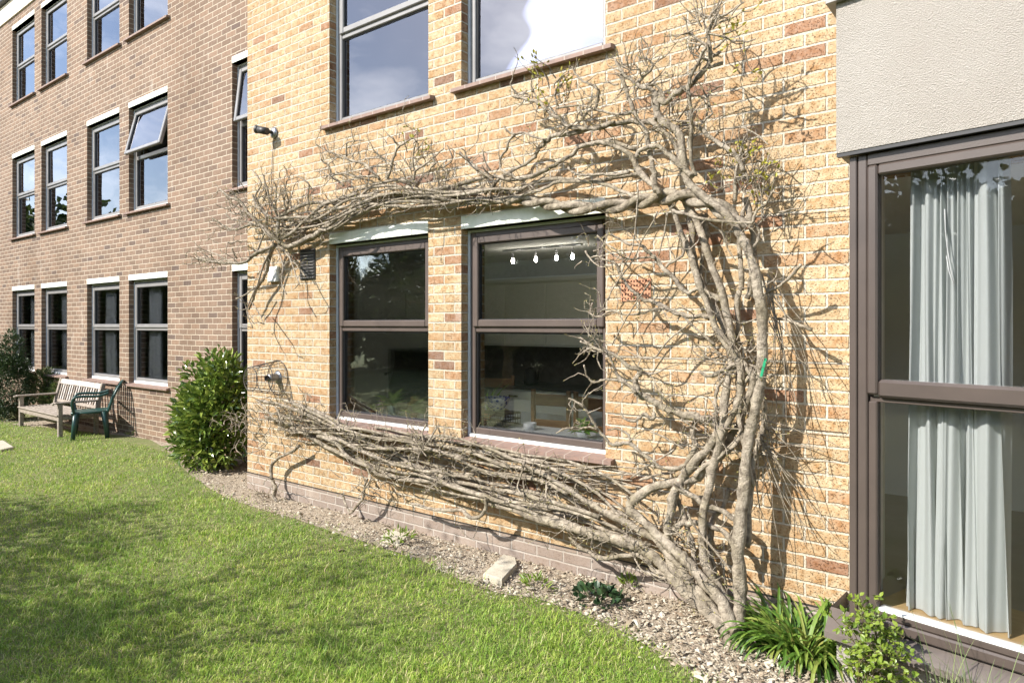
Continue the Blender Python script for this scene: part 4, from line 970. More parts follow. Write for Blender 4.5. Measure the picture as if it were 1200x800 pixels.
# few young leaves
sel = np.array([(1 if ((at(486,160,-.2)-q[0]).length < .16 or (at(637,85,-.25)-q[0]).length < .22 or (at(868,205,-.2)-q[0]).length < .2 or (at(890,50,-.4)-q[0]).length < .25) else 0) for q in budP], bool)
if sel.sum():
    nn = RNG.normal(0, 1, (sel.sum(), 3)); V, F = leafset(bp[sel], bd_[sel]+np.array([0,0,.4]), nn, RNG.uniform(.02,.035, sel.sum()), .014, .3, .2)
    tag(npmesh('young_leaves', V, F, island('young_leaf', [(.35,.36,.05),(.5,.45,.06),(.25,.18,.06)], .5, .3), vine), kind='stuff')
# green tie
a, b = at(897,420,-.30), at(892,442,-.30); g_ = MB(); d = (b-a).normalized(); s_ = Vector((.014,0,.003))
g_.box(-.007, .007, -.002, .002, -.052, .052, 0, .001, Matrix.Translation((a+b)/2) @ Matrix.Rotation(math.radians(14), 4, 'Y'))
tag(g_.build('green_tie', M['greentag'], None, (a+b)/2), 'bright green plastic strip tied to the tall vine stem', 'plant tie')

# ------------------------------------------------------------------ plants
def leafy(name, base, label, cat, blobs, n, L, W, mat, stems, fold=.25, droop=.15, up=.25, stemr=.006, group=None, shell=.55):
    t = thing(name, base, label, cat, group); P = []; Dd = []
    tot = sum(b[3]*b[4]*b[5] for b in blobs)
    for (x, y, z, rx, ry, rz) in blobs:
        k = int(n*rx*ry*rz/tot); q = RNG.normal(0, 1, (k, 3)); q /= np.linalg.norm(q, axis=1, keepdims=True)
        rr = (shell+(1-shell)*RNG.uniform(0, 1, (k, 1))**.5); nse = 1+.22*np.sin(q[:, :1]*7+x*9)*np.sin(q[:, 2:]*6+y*5)
        P.append(np.array([x,y,z])+q*rr*nse*np.array([rx,ry,rz])); Dd.append(q+RNG.normal(0,.45,(k,3))+np.array([0,0,up]))
    P = np.concatenate(P); Dd = np.concatenate(Dd); ok = P[:, 2] > .02; P, Dd = P[ok], Dd[ok]; k = len(P)
    Nn = RNG.normal(0, .6, (k, 3))+np.array([0,0,1.0])
    V, F = leafset(P, Dd, Nn, RNG.uniform(L*.55, L*1.15, k), RNG.uniform(W*.7, W*1.1, k), fold, droop)
    npmesh('leaves', V, F, mat, t)
    sb = MB(); bx, by, bz = base
    for i in RNG.choice(k, min(stems, k), replace=False):
        e = Vector(P[i].tolist()); m_ = Vector((bx+(e.x-bx)*.45+random.uniform(-.05,.05), by+(e.y-by)*.45+random.uniform(-.05,.05), bz+(e.z-bz)*.6))
        sb.tube(smooth([Vector((bx+random.uniform(-.04,.04), by+random.uniform(-.04,.04), bz)), m_, e], 3), [stemr*(1-.1*q) for q in range(7)], 5)
    if stems: sb.build('stems', M['stem'], t)
    return t
g = gnd(252, 574); by = .30
bx = at(250, 381, by).x
leafy('laurel_bush', (bx, by, 0), 'glossy dark green evergreen bush in the corner beside the buff brick wall', 'bush',
      [(bx,by,.42,.48,.38,.40),(bx+.1,by+.05,.90,.34,.30,.34),(bx-.30,by-.08,.60,.26,.24,.30),(bx+.02,by,1.22,.17,.17,.20),(bx+.27,by,1.22,.16,.15,.16),(bx-.22,by-.05,.98,.17,.17,.20),(bx-.05,by-.12,.25,.42,.25,.22),(bx+.32,by+.1,.9,.25,.2,.3),(bx-.42,by-.1,.30,.2,.2,.2),(bx+.22,by-.05,1.10,.22,.18,.24),(bx-.38,by-.05,.78,.2,.18,.2),(bx+.1,by-.1,.7,.42,.3,.35),(bx-.30,by-.1,1.12,.13,.12,.16),(bx-.50,by-.1,.55,.10,.1,.10)], 3900, .115, .045, M['bushleaf'], 90, .3, .2, .45, shell=.35)
# left-edge shrubs
p1 = gnd(4, 497)
leafy('conifer_shrub', (p1.x-.35, p1.y+.35, 0), 'tall narrow dark shrub at the far left edge by the brown wall', 'shrub', [(p1.x-.55,p1.y+.25,.6,.40,.35,.6),(p1.x-.45,p1.y+.25,1.15,.20,.2,.42),(p1.x-.55,p1.y+.25,1.4,.10,.1,.22)], 9000, .07, .018, M['conifer'], 30)
p2 = gnd(38, 494)
leafy('loose_shrub', (p2.x, p2.y+.45, 0), 'loose pale green shrub behind the wooden bench', 'shrub', [(p2.x,p2.y+.5,.35,.75,.3,.38),(p2.x-.5,p2.y+.4,.55,.4,.3,.35),(p2.x+.4,p2.y+.5,.5,.35,.25,.3)], 6500, .075, .026, M['shrubleaf'], 60)
for px, py, s, lab in ((158,511,.16,'small green weed sprouting at the foot of the brown wall'),(702,706,.17,None),(468,636,.13,'low yellow green weed on the mulch under the left kitchen window'),(738,692,.06,'tiny bright green seedling by the plinth'),(628,692,.10,'short grassy weed beside the pale stone')):
    q = gnd(px, py)
    if lab is None: leafy('ivy_clump', (q.x,q.y,0), 'dark green ivy clump on the mulch between the lawn and the plinth', 'ground plant', [(q.x,q.y,.03,.17,.11,.05)], 150, .05, .045, M['ivy'], 10, .1, .1, .6, .002)
    else: leafy('weed', (q.x,q.y,0), lab, 'weed', [(q.x,q.y,.03,s,s*.7,.06)], 90, .06, .016, M['rose'] if s < .14 else M['shrubleaf'], 8, .2, .3, .8, .0015)
# strap leaved clump
def strapclump(name, c, label, n, L, W, spread, mat, cat):
    t = thing(name, (c.x,c.y,0), label, cat); a = RNG.uniform(0, 2*PI, n); r = spread*np.sqrt(RNG.uniform(0, 1, n))
    P = np.stack([c.x+r*np.cos(a)*1.15, c.y+r*np.sin(a)*.6, np.zeros(n)], 1)
    az = a+RNG.normal(0, .7, n); H = RNG.uniform(L*.55, L, n); lean = RNG.uniform(.7, 2.3, n)
    segs = 7; d = np.stack([np.cos(az), np.sin(az), np.zeros(n)], 1); s = np.stack([-np.sin(az), np.cos(az), RNG.uniform(-.4,.4,n)], 1); rows = []
    pos = P.copy(); ang = PI/2 - lean*.35; step = H/segs; Wd = RNG.uniform(W*.7, W*1.1, n)
    for k in range(segs+1):
        t_ = k/segs; w_ = (Wd*.5*np.sqrt(np.clip(1-t_**3, 0.004, 1)))[:, None]
        dip = np.zeros((n,3)); dip[:, 2] = -.18*Wd
        rows += [pos-s*w_, pos+dip, pos+s*w_]
        pos = pos + d*(np.cos(ang)*step)[:, None]; pos[:, 2] += np.sin(ang)*step; pos[:, 2] = np.maximum(pos[:, 2], .012); ang = ang - lean*(1.55/segs)*(0.6+t_)
    V = np.stack(rows, 1).reshape(-1, 3); m = 3*(segs+1)
    V[:, 1] = np.minimum(V[:, 1], -.012)
    Tq = np.array([q for k in range(segs) for q in ((3*k,3*k+1,3*k+4,3*k+3),(3*k+1,3*k+2,3*k+5,3*k+4))])
    F = (np.arange(n)[:, None, None]*m+Tq[None]).reshape(-1, 4); npmesh('leaves', V, F, mat, t); return t
sc_ = at(932, 762, -.30); sc_ = Vector((at(940,381,-.24).x, -.24, 0))
strapclump('strap_leaf_clump', sc_, 'dense clump of arching bright green strap leaves at the wall beside the bay', 430, .37, .020, .19, M['strap'], 'plant')
# rose-like shrub in front of the bay
q = bat(1025, 381, -.16); q = BF @ q; q.z = 0
t = thing('rose_shrub', (q.x,q.y,0), 'small yellow green rose shrub with rounded leaves growing before the bay sill', 'shrub')
sb = MB(); P = []; Dd = []; rr_ = random.Random(8)
for i, (tx, ty) in enumerate(((1008,698),(1018,712),(1030,722),(985,718),(975,722),(1045,735),(1060,745),(1068,770),(1052,780),(1035,762),(1000,760),(1020,752),(990,775),(1045,798),(1070,790),(1010,735),(1000,706),(1030,742),(1056,762),(1012,720),(1024,700),(1040,750))):
    e = BF @ bat(tx, ty, -.10-rr_.uniform(0,.22)); b0 = Vector((q.x+rr_.uniform(-.08,.08), q.y+rr_.uniform(-.05,.05), 0)); m_ = b0.lerp(e, .5)+Vector((rr_.uniform(-.04,.04),0,.06))
    pts = smooth([b0, m_, e], 6); sb.tube(pts, [.0035*(1-.06*k) for k in range(len(pts))], 5)
    for k in range(4, len(pts)):
        for s in range(2 if k % 2 else 1):
            d0 = Vector((rr_.gauss(0,1), rr_.gauss(0,.7), rr_.gauss(.3,.6))).normalized(); Lp = rr_.uniform(.025,.055); tip = pts[k]+d0*Lp
            sb.tube([pts[k], tip], .0011, 3, cap=False)
            for j in range(3):
                P.append((pts[k].lerp(tip, .45+.27*j))[:]); Dd.append((d0+Vector((rr_.gauss(0,.7),rr_.gauss(0,.7),rr_.gauss(0,.4)))).normalized()[:])
sb.build('stems', M['stem'], t)
P = np.array(P); Dd = np.array(Dd); k = len(P); V, F = leafset(P, Dd, RNG.normal(0,.6,(k,3))+np.array([-.3,-.6,.8]), RNG.uniform(.018,.034,k), RNG.uniform(.013,.021,k), .15, .15); npmesh('leaves', V, F, M['rose'], t)
# grassy tuft
q = BF @ bat(1135, 381, -.16)
t = thing('grass_tuft', (q.x,q.y,0), 'tuft of long thin grey green blades before the bay window', 'grass tuft')
n = 170; P = np.stack([q.x+RNG.normal(0,.09,n), q.y+RNG.normal(0,.035,n), np.zeros(n)],1); V, F = blades(P, RNG.uniform(.22,.62,n)*np.where(RNG.uniform(0,1,n)<.25,1.0,.62), RNG.uniform(.1,.75,n), RNG.uniform(.004,.008,n), segs=7); npmesh('blades', V, F, M['tuft'], t)
# stone slab lying on the bed, and a small stone; paving slab at left
def slab(name, pts, h, label, m=M['stone'], tilt=0):
    P = [gnd(*p) for p in pts]; c = sum(P, Vector())/len(P); b = MB(); n = len(P)
    top = [Vector((p.x, p.y, h+random.uniform(-.004,.004)+(tilt*(i in (2,3))))) for i, p in enumerate(P)]; bot = [Vector((c.x+(p.x-c.x)*1.02, c.y+(p.y-c.y)*1.02, -.01)) for p in P]; ins = [c+(p-c)*.94+Vector((0,0,.004)) for p in top]
    for p in ins: p.z = max(p.z, h)+.004
    for i in range(n):
        k = (i+1) % n; b.face([bot[i], bot[k], top[k], top[i]]); b.face([top[i], top[k], ins[k], ins[i]])
    b.face(ins); tag(b.build(name, m, None, (c.x,c.y,0)), label, 'stone')
slab('stone_slab', [(566,680),(588,688),(606,668),(604,660),(590,657)], .045, 'flat pale wedge shaped stone lying on the mulch under the right kitchen window')
slab('small_stone', [(440,634),(468,640),(482,630),(458,624)], .02, 'low pale stone half sunk in the mulch at the lawn edge')
slab('paving_slab', [(-30,522),(-20,534),(16,526),(4,518)], .03, 'grey paving slab at the left edge of the lawn')
# ------------------------------------------------------------------ bench and chair
bF = gnd(70, 512); bL = 1.78
bn = thing('garden_bench', (bF.x-bL/2, bF.y+.27, 0), 'weathered slatted wooden garden bench against the brown wall', 'bench'); BASE[bn.name] = Vector((0,0,0)); bn.rotation_euler = (0,0,math.radians(-1))
def bpart(name, fn, m=M['teak'], par=None): b = MB(); fn(b); return b.build(name, m, par or bn)
hl = bL/2
for sx in (-1, 1):
    bpart('front_leg', lambda b: b.box(sx*hl-.03, sx*hl+.03, -.28, -.22, -.02, .50, 0, .006))
    bpart('back_leg', lambda b: (b.box(sx*hl-.03, sx*hl+.03, .22, .28, -.02, .36, 0, .006), b.box(sx*hl-.03, sx*hl+.03, .22, .28, 0, .44, 0, .006, Matrix.Translation((0,.0,.35)) @ Matrix.Shear('XY', 4, (0,0)) @ Matrix.Rotation(math.radians(-14), 4, 'X') @ Matrix.Translation((0,.0,0)) if False else Matrix.Translation((0,.25,.35)) @ Matrix.Rotation(math.radians(-14), 4, 'X') @ Matrix.Translation((0,-.25,0)))))
    bpart('armrest', lambda b: (b.box(sx*hl-.04, sx*hl+.04, -.33, .27, .50, .53, 0, .012), b.box(sx*hl-.03, sx*hl+.03, -.36, -.33, .485, .525, 0, .012)))
    bpart('side_rail', lambda b: b.box(sx*hl-.02, sx*hl+.02, -.22, .22, .25, .31, 0, .005))
bpart('seat', lambda b: [b.box(-hl-.02, hl+.02, -.30+.094*k, -.30+.094*k+.078, .315, .337, 0, .005) for k in range(6)] and b.box(-hl+.03, hl-.03, -.275, -.245, .24, .312, 0, .004))
MBk = Matrix.Translation((0,.25,.35)) @ Matrix.Rotation(math.radians(-14), 4, 'X')
bpart('top_rail', lambda b: b.box(-hl+.03, hl-.03, -.022, .02, .34, .43, 0, .01, MBk), M['teaklight'])
bpart('lower_rail', lambda b: b.box(-hl+.03, hl-.03, -.02, .018, .03, .08, 0, .005, MBk))
bpart('stretcher', lambda b: b.box(-hl+.03, hl-.03, -.02, .02, .10, .14, 0, .005))
for k in range(17): bpart('back_slat', lambda b: b.box(-hl+.09+(bL-.18)*k/16-.02, -hl+.09+(bL-.18)*k/16+.02, -.01, .008, .081, .339, 0, .003, MBk), M['teaklight'] if k % 3 else M['teak'])
# chair
A = gnd(85, 516)
fx, fy_ = (-.87*RX+.50*RY*1, 0), 0
fwd = Vector((-.87, -.50)); wf = Vector((fwd.x*RX - fwd.y*RY, fwd.x*RY + fwd.y*RX)); side = Vector((-wf.y, wf.x))
# near side is the camera side
ca_ = -1 if (Vector((A.x,A.y))+side*.2-Vector((0,-D1))).length > (Vector((A.x,A.y))-side*.2-Vector((0,-D1))).length else 1
cc = Vector((A.x, A.y)) - wf*.22 - side*.25*ca_
ch = thing('plastic_chair', (cc.x, cc.y, 0), 'dark green moulded plastic garden armchair turned side on by the bench', 'chair'); BASE[ch.name] = Vector((0,0,0)); ch.rotation_euler = (0,0,math.atan2(wf.y, wf.x)-PI/2)
# local: +y forward
def cp(name, fn): b = MB(); fn(b); return b.build(name, M['greenplastic'], ch)
for sx in (-1, 1):
    def leg(b, sx=sx, f=1):
        b.tube([Vector((sx*.25, f*.22, 0)), Vector((sx*.235, f*.20, .20)), Vector((sx*.215, f*.175, .40))], [.028,.034,.045], 8)
    cp('leg', leg); cp('leg', lambda b: leg(b, sx, -1))
    cp('armrest', lambda b: b.tube(smooth([Vector((sx*.235,.20,.38)), Vector((sx*.27,.225,.52)), Vector((sx*.285,.20,.625)), Vector((sx*.285,.10,.645)), Vector((sx*.28,-.10,.64)), Vector((sx*.25,-.24,.68))], 5), .019, 8))
def seat(b):
    n = 8
    for i in range(n):
        for j in range(n):
            q = lambda u, v: Vector((-.23+.46*u, -.22+.45*v, .405-.018*math.sin(PI*u)*math.sin(PI*min(1,v*1.2))))
            b.face([q(i/n,j/n), q((i+1)/n,j/n), q((i+1)/n,(j+1)/n), q(i/n,(j+1)/n)], smooth=True); b.face([q(i/n,(j+1)/n)-Vector((0,0,.012)), q((i+1)/n,(j+1)/n)-Vector((0,0,.012)), q((i+1)/n,j/n)-Vector((0,0,.012)), q(i/n,j/n)-Vector((0,0,.012))])
    b.tube([Vector((-.235,-.22,.395)), Vector((-.235,.235,.395)), Vector((.235,.235,.385)), Vector((.235,-.22,.395)), Vector((-.235,-.22,.395))], .018, 8)
cp('seat', seat)
bkp = lambda x, h: Vector((x, -.225-.17*h*.9 + .05*(1-(x/.25)**2)*-1, .40+.44*h))
def outline(t):
    a = PI*t; return (-.24*math.cos(a)*(1 if True else 0), None)
pts = [bkp(-.235,0), bkp(-.245,.3), bkp(-.24,.6), bkp(-.19,.86), bkp(-.10,.97), bkp(0,1.0), bkp(.10,.97), bkp(.19,.86), bkp(.24,.6), bkp(.245,.3), bkp(.235,0)]
cp('back_frame', lambda b: b.tube(smooth(pts, 5), .018, 8))
def slats(b):
    for k in range(7):
        x = -.18+.06*k; top = 1-.0-(x/.25)**2*.22
        Pn = [bkp(x, h) for h in np.linspace(0, top-.02, 7)]
        for i in range(6):
            a0, a1 = Pn[i], Pn[i+1]; d_ = Vector((.019,0,0)); o_2 = Vector((0,.004,0))
            b.face([a0-d_+o_2, a0+d_+o_2, a1+d_+o_2, a1-d_+o_2]); b.face([a1-d_-o_2, a1+d_-o_2, a0+d_-o_2, a0-d_-o_2])
    b.box(-.23, .23, -.30, -.288, .53, .57, 0, .004)
cp('back_slats', slats)

# ------------------------------------------------------------------ kitchen
LW = XC+.055; xf = -5.94
c_ = thing('tall_cabinet', (LW+.3, 1.15, 0), 'tall cream kitchen cupboard with a moulded cornice behind the left window', 'cabinet')
b = MB(); b.box(LW, xf, .86, 1.42, .03, 2.15, 0, .004); b.build('carcass', M['cab'], c_)
b = MB(); V_ = [(LW,.80),(xf+.07,.80),(xf+.07,1.48),(LW,1.48)]; V0 = [(LW,.86),(xf,.86),(xf,1.42),(LW,1.42)]
for i in range(4):
    k = (i+1)%4; b.face([(*V0[i],2.152),(*V0[k],2.152),(*V_[k],2.24),(*V_[i],2.24)])
b.face([(*v,2.24) for v in V_]); b.build('cornice', M['cab'], c_)
for za, zb_ in ((.12,1.165),(1.18,2.12)):
    b = MB(); b.box(xf+.002, xf+.022, .885, 1.40, za, zb_, 0, .005); b.build('door', M['cab'], c_); b = MB(); frame_ring(b, .93, 1.355, za+.05, zb_-.05, 0, .008, .006, 0, 0, None, Matrix.Translation((xf+.03, 0, 0)) @ Matrix(((0,1,0,0),(1,0,0,0),(0,0,1,0),(0,0,0,1)))); b.build('moulding', M['room'], c_)
b = MB(); b.box(xf+.024, xf+.05, 1.33, 1.36, 1.13, 1.16, 0, .004); b.build('handle', M['black'], c_)
su = thing('side_wall_cabinets', (LW+.2, 2.0, 1.4), 'cream wall cupboards running along the left kitchen wall beside the tall cupboard', 'cabinet')
b = MB(); b.box(LW, xf-.20, 1.43, 2.75, 1.42, 2.10, 0, .004); b.build('carcass', M['cab'], su); b = MB(); b.box(LW, xf-.13, 1.485, 2.8, 2.102, 2.17, 0, .02); b.build('cornice', M['cab'], su)
for k in range(3): b = MB(); b.box(xf-.198, xf-.18, 1.44+.435*k, 1.44+.435*k+.42, 1.44, 2.08, 0, .005); b.build('door', M['cab'], su)
sl = thing('side_base_cabinets', (LW+.3, 2.5, 0), 'cream base cupboards with a dark worktop along the left kitchen wall', 'cabinet')
b = MB(); b.box(LW, xf-.02, 2.42, 2.95, .03, .87); b.build('carcass', M['cab'], sl); b = MB(); b.box(LW, xf+.02, 2.42, 2.97, .872, .912, 0, .004); b.build('worktop', M['worktop'], sl); b = MB(); b.box(LW+.001, LW+.008, 1.43, 2.9, .93, 1.41); b.build('splashback', M['tilewall'], sl)
kx0, kx1 = LW+.02, X2b+.55
uc = thing('wall_cabinets', ((kx0+kx1)/2, KY-.18, 1.45), 'long row of cream wall cupboards across the back of the kitchen', 'cabinet')
b = MB(); b.box(kx0, kx1, KY-.36, KY-.01, 1.42, 2.26); b.build('carcass', M['cab'], uc); b = MB(); b.box(kx0, kx1, KY-.42, KY-.012, 2.262, 2.34, 0, .02); b.build('cornice', M['cab'], uc)
n = 7
for i in range(n):
    a0 = kx0+(kx1-kx0)*i/n; b = MB(); b.box(a0+.01, a0+(kx1-kx0)/n-.01, KY-.382, KY-.362, 1.44, 2.24, 0, .006); b.build('door', M['cab'], uc)
lc = thing('base_cabinets', ((kx0+kx1)/2, KY-.3, 0), 'pale base cupboards with a dark worktop along the kitchen back wall', 'cabinet')
b = MB(); b.box(kx0, kx1, KY-.60, KY-.01, .03, .87); b.build('carcass', M['cab'], lc); b = MB(); b.box(kx0, kx1, KY-.64, KY-.012, .872, .912, 0, .004); b.build('worktop', M['worktop'], lc)
for i in range(n):
    a0 = kx0+(kx1-kx0)*i/n; b = MB(); b.box(a0+.01, a0+(kx1-kx0)/n-.01, KY-.622, KY-.602, .13, .85, 0, .006); d = b.build('door', M['cab'], lc)
    b = MB(); b.box(a0+(kx1-kx0)/n*.5-.07, a0+(kx1-kx0)/n*.5+.07, KY-.65, KY-.6225, .77, .79, 0, .004); b.build('handle', M['black'], lc)
b = MB(); b.box(kx0, kx1, KY-.012, KY-.008, .912, 1.42); b.build('splashback', M['tilewall'], lc)
b = MB(); b.box(LW+.01, xf+.03, 1.44, 2.40, .04, .955, 0, .006); b.box(LW+.01, LW+.05, 1.44, 2.40, .957, 1.12, 0, .004); hb = b.build('range_cooker', M['black'], None, (LW+.3, 1.9, 0)); tag(hb, 'black range cooker with a row of steel knobs behind the left window', 'cooker')
for i in range(7):
    kn = MB(); kn.tube([Vector((xf+.03, 1.53+.125*i, .90)), Vector((xf+.07, 1.53+.125*i, .90))], .02, 10); kn.build('knob', M['steel'], hb)
kt = wx(622, KY-.35)
b = MB(); b.lathe([(0,0),(.09,0),(.10,.05),(.07,.2),(.03,.23),(0,.235)], (kt, KY-.35, .913), 18); b.tube([Vector((kt+.06,KY-.35,1.1)), Vector((kt+.13,KY-.35,1.12)), Vector((kt+.12,KY-.35,.98)), Vector((kt+.08,KY-.35,.96))], .01, 6)
tag(b.build('kettle', M['black'], None, (kt, KY-.35, .913)), 'black kettle on the dark worktop behind the right window', 'kettle')
# spotlights
sp = thing('ceiling_spotlights', (wx(640,1.9), 1.9, 2.5), 'bar of four lit white spot bulbs under the kitchen ceiling', 'ceiling light')
for px in (601, 628, 652, 671):
    q = at(px, 299, 1.9); q.z = 2.40; b = MB(); b.lathe([(0,-.035),(.013,-.03),(.018,-.010),(.011,.018),(0,.022)], q, 14); b.build('bulb', M['bulb'], sp); b = MB(); b.tube([q+Vector((0,0,.022)), q+Vector((0,0,.082))], .013, 8); b.build('lamp_holder', M['steel'], sp)
b = MB(); b.box(wx(590,1.9), wx(682,1.9), 1.88, 1.92, 2.502, 2.515, 0, .003); b.build('bar', M['steel'], sp)
# table
tl, tr = wx(575, 2.4), wx(715, 2.4)
tb = thing('dining_table', ((tl+tr)/2, 2.5, 0), 'kitchen table seen through the right window under its cloth', 'table')
b = MB(); b.box(tl, tr, 2.1, 3.0, .70, .745, 0, .005); b.build('tabletop', M['chairwood'], tb)
for x_ in (tl+.08, tr-.08):
    for y_ in (2.18, 2.92): b = MB(); b.box(x_-.035, x_+.035, y_-.035, y_+.035, .02, .70, 0, .004); b.build('leg', M['chairwood'], tb)
b = MB(); nX = 60
def hang(x, y, t): return Vector((x, y, .757-.36*t))
b.face([(tl-.03,2.07,.757),(tr+.03,2.07,.757),(tr+.03,3.03,.757),(tl-.03,3.03,.757)])
for i in range(nX):
    for (yy, sg) in ((2.07,-1),(3.03,1)):
        x_0, x_1 = tl-.03+(tr-tl+.06)*i/nX, tl-.03+(tr-tl+.06)*(i+1)/nX; wv = lambda x: sg*(.012+.014*math.sin(x*31)+.008*math.sin(x*57))
        b.face([(x_0,yy+wv(x_0),.40),(x_1,yy+wv(x_1),.40),(x_1,yy,.757),(x_0,yy,.757)], smooth=True)
b.face([(tl-.03,3.03,.757),(tl-.03,3.04,.4),(tl-.03,2.06,.4),(tl-.03,2.07,.757)]); b.face([(tr+.03,2.07,.757),(tr+.03,2.06,.4),(tr+.03,3.04,.4),(tr+.03,3.03,.757)])
tag(b.build('tablecloth', M['cloth'], None, ((tl+tr)/2, 2.5, .757)), 'white tablecloth hanging over the kitchen table', 'tablecloth')
def dchair(x, y, rz, label):
    t = thing('dining_chair', (x, y, .02), label, 'chair', 'oak dining chairs'); BASE[t.name] = Vector((0,0,0)); t.rotation_euler = (0,0,rz)
    def P_(nm, *bx):
        b = MB()
        for q in bx: b.box(*q)
        b.build(nm, M['chairwood'], t)
    P_('seat', (-.22,.22,-.2,.22,.43,.46,0,.008))
    for sx in (-1,1):
        P_('leg', (sx*.20-.02,sx*.20+.02,.18,.22,0,.43,0,.004)); P_('back_post', (sx*.20-.022,sx*.20+.022,-.23,-.19,0,1.02,0,.005))
    P_('top_slat', (-.178,.178,-.222,-.20,.86,.98,0,.006)); P_('middle_slat', (-.178,.178,-.222,-.20,.58,.72,0,.006))
c1 = at(640, 470, 1.75); dchair(c1.x, 2.0, math.radians(8), 'oak dining chair with its back to the right window, nearest the glass')
c1 = at(692, 470, 1.75); dchair(c1.x+.05, 1.95, math.radians(-14), 'oak dining chair at the right edge behind the vine twig and pot plant')
c1 = at(580, 450, 2.9); dchair(c1.x, 2.9, PI+.5, 'oak dining chair on the far side of the kitchen table above the blue bowl')
# objects on the inner sill
SZ = .88
def onS(px, y=.42): p = at(px, 480, y); return Vector((p.x, y, SZ))
q = onS(584, .44)
rk = thing('dish_rack', q, 'low black wire rack on the inner sill at the left of the right window', 'rack')
b = MB(); x_, y_, z_ = q
for zz in (.015, .06, .105):
    b.tube([Vector((x_-.15,y_-.1,z_+zz)), Vector((x_+.15,y_-.1,z_+zz)), Vector((x_+.15,y_+.1,z_+zz)), Vector((x_-.15,y_+.1,z_+zz)), Vector((x_-.15,y_-.1,z_+zz))], .006, 6)
b.build('rails', M['black'], rk); b = MB()
for k in range(13):
    xx = x_-.15+.025*k; b.tube([Vector((xx,y_-.1,z_+.01)), Vector((xx,y_-.1,z_+.105))], .003, 5); b.tube([Vector((xx,y_+.1,z_+.01)), Vector((xx,y_+.1,z_+.105))], .003, 5)
b.build('bars', M['black'], rk); b = MB(); b.box(x_-.145, x_+.145, y_-.095, y_+.095, z_+.108, z_+.116, 0, .003); b.build('tray', M['black'], rk)
b = MB(); cb_ = q+Vector((-.02,0,.118)); b.lathe([(0,.0),(.05,0),(.055,.01),(.09,.05),(.115,.105),(.118,.11),(.11,.105),(.085,.055),(.05,.02),(0,.015)], cb_, 28); tag(b.build('bowl', M['blue'], None, cb_), 'blue and white patterned china bowl on the black rack', 'bowl')
q = onS(621, .40); b = MB(); b.lathe([(0,0),(.05,0),(.052,.055),(.048,.055),(.045,.02),(0,.02)], q, 24); tag(b.build('white_dish', M['whiteplastic'], None, q), 'small round white pot standing alone on the inner sill', 'pot')
def potplant(px, y, label, potr, poth, potm, L, W, n, mat, flower=None, up=.9):
    q = onS(px, y); t = thing('potted_plant', q, label, 'potted plant', 'pot plants on the kitchen sill')
    b = MB(); b.lathe([(0,0),(potr*.75,0),(potr,poth),(potr*.92,poth),(potr*.85,poth*.85),(0,poth*.85)], q, 22); b.build('pot', potm, t)
    a = RNG.uniform(0, 2*PI, n); el = RNG.uniform(.15, 1.3, n); D_ = np.stack([np.cos(a)*np.cos(el), np.sin(a)*np.cos(el)*.7, np.sin(el)*up], 1)
    P = np.array([q.x, q.y, q.z+poth*.85])+D_*RNG.uniform(.0, .04, (n,1)); V, F = leafset(P, D_, RNG.normal(0,.3,(n,3))+np.array([0,0,1]), RNG.uniform(L*.7, L, n), W, .25, .35); npmesh('leaves', V, F, mat, t)
    if flower:
        k = 26; P = np.array([q.x+flower[0], q.y, q.z+flower[1]])+RNG.normal(0,.018,(k,3)); D_ = RNG.normal(0,1,(k,3)); V, F = leafset(P, D_, RNG.normal(0,1,(k,3)), .035, .024); npmesh('flower', V, F, flower[2], t)
potplant(436, .31, 'pot plant with one purple flower, leftmost on the inner sill of the left window', .035, .03, M['terra'], .10, .03, 5, M['houseleaf'], (.13,.11,M['petal']), .5)
potplant(459, .32, 'tall upright leafy pot plant in a pale green pot on the left sill', .05, .09, M['pot'], .19, .05, 16, M['houseleaf'])
potplant(484, .31, 'pot plant with a yellow centre at the right end of the left window sill', .045, .05, M['terra'], .15, .05, 18, M['houseleaf'], (0,.15,M['yflower']), .8)
potplant(683, .32, 'green pot plant in a white pot at the right end of the right window sill', .05, .045, M['whiteplastic'], .13, .04, 14, M['houseleaf'])
potplant(571, .60, 'slim trailing pot plant at the left jamb of the right window', .04, .08, M['terra'], .34, .02, 12, M['houseleaf'])

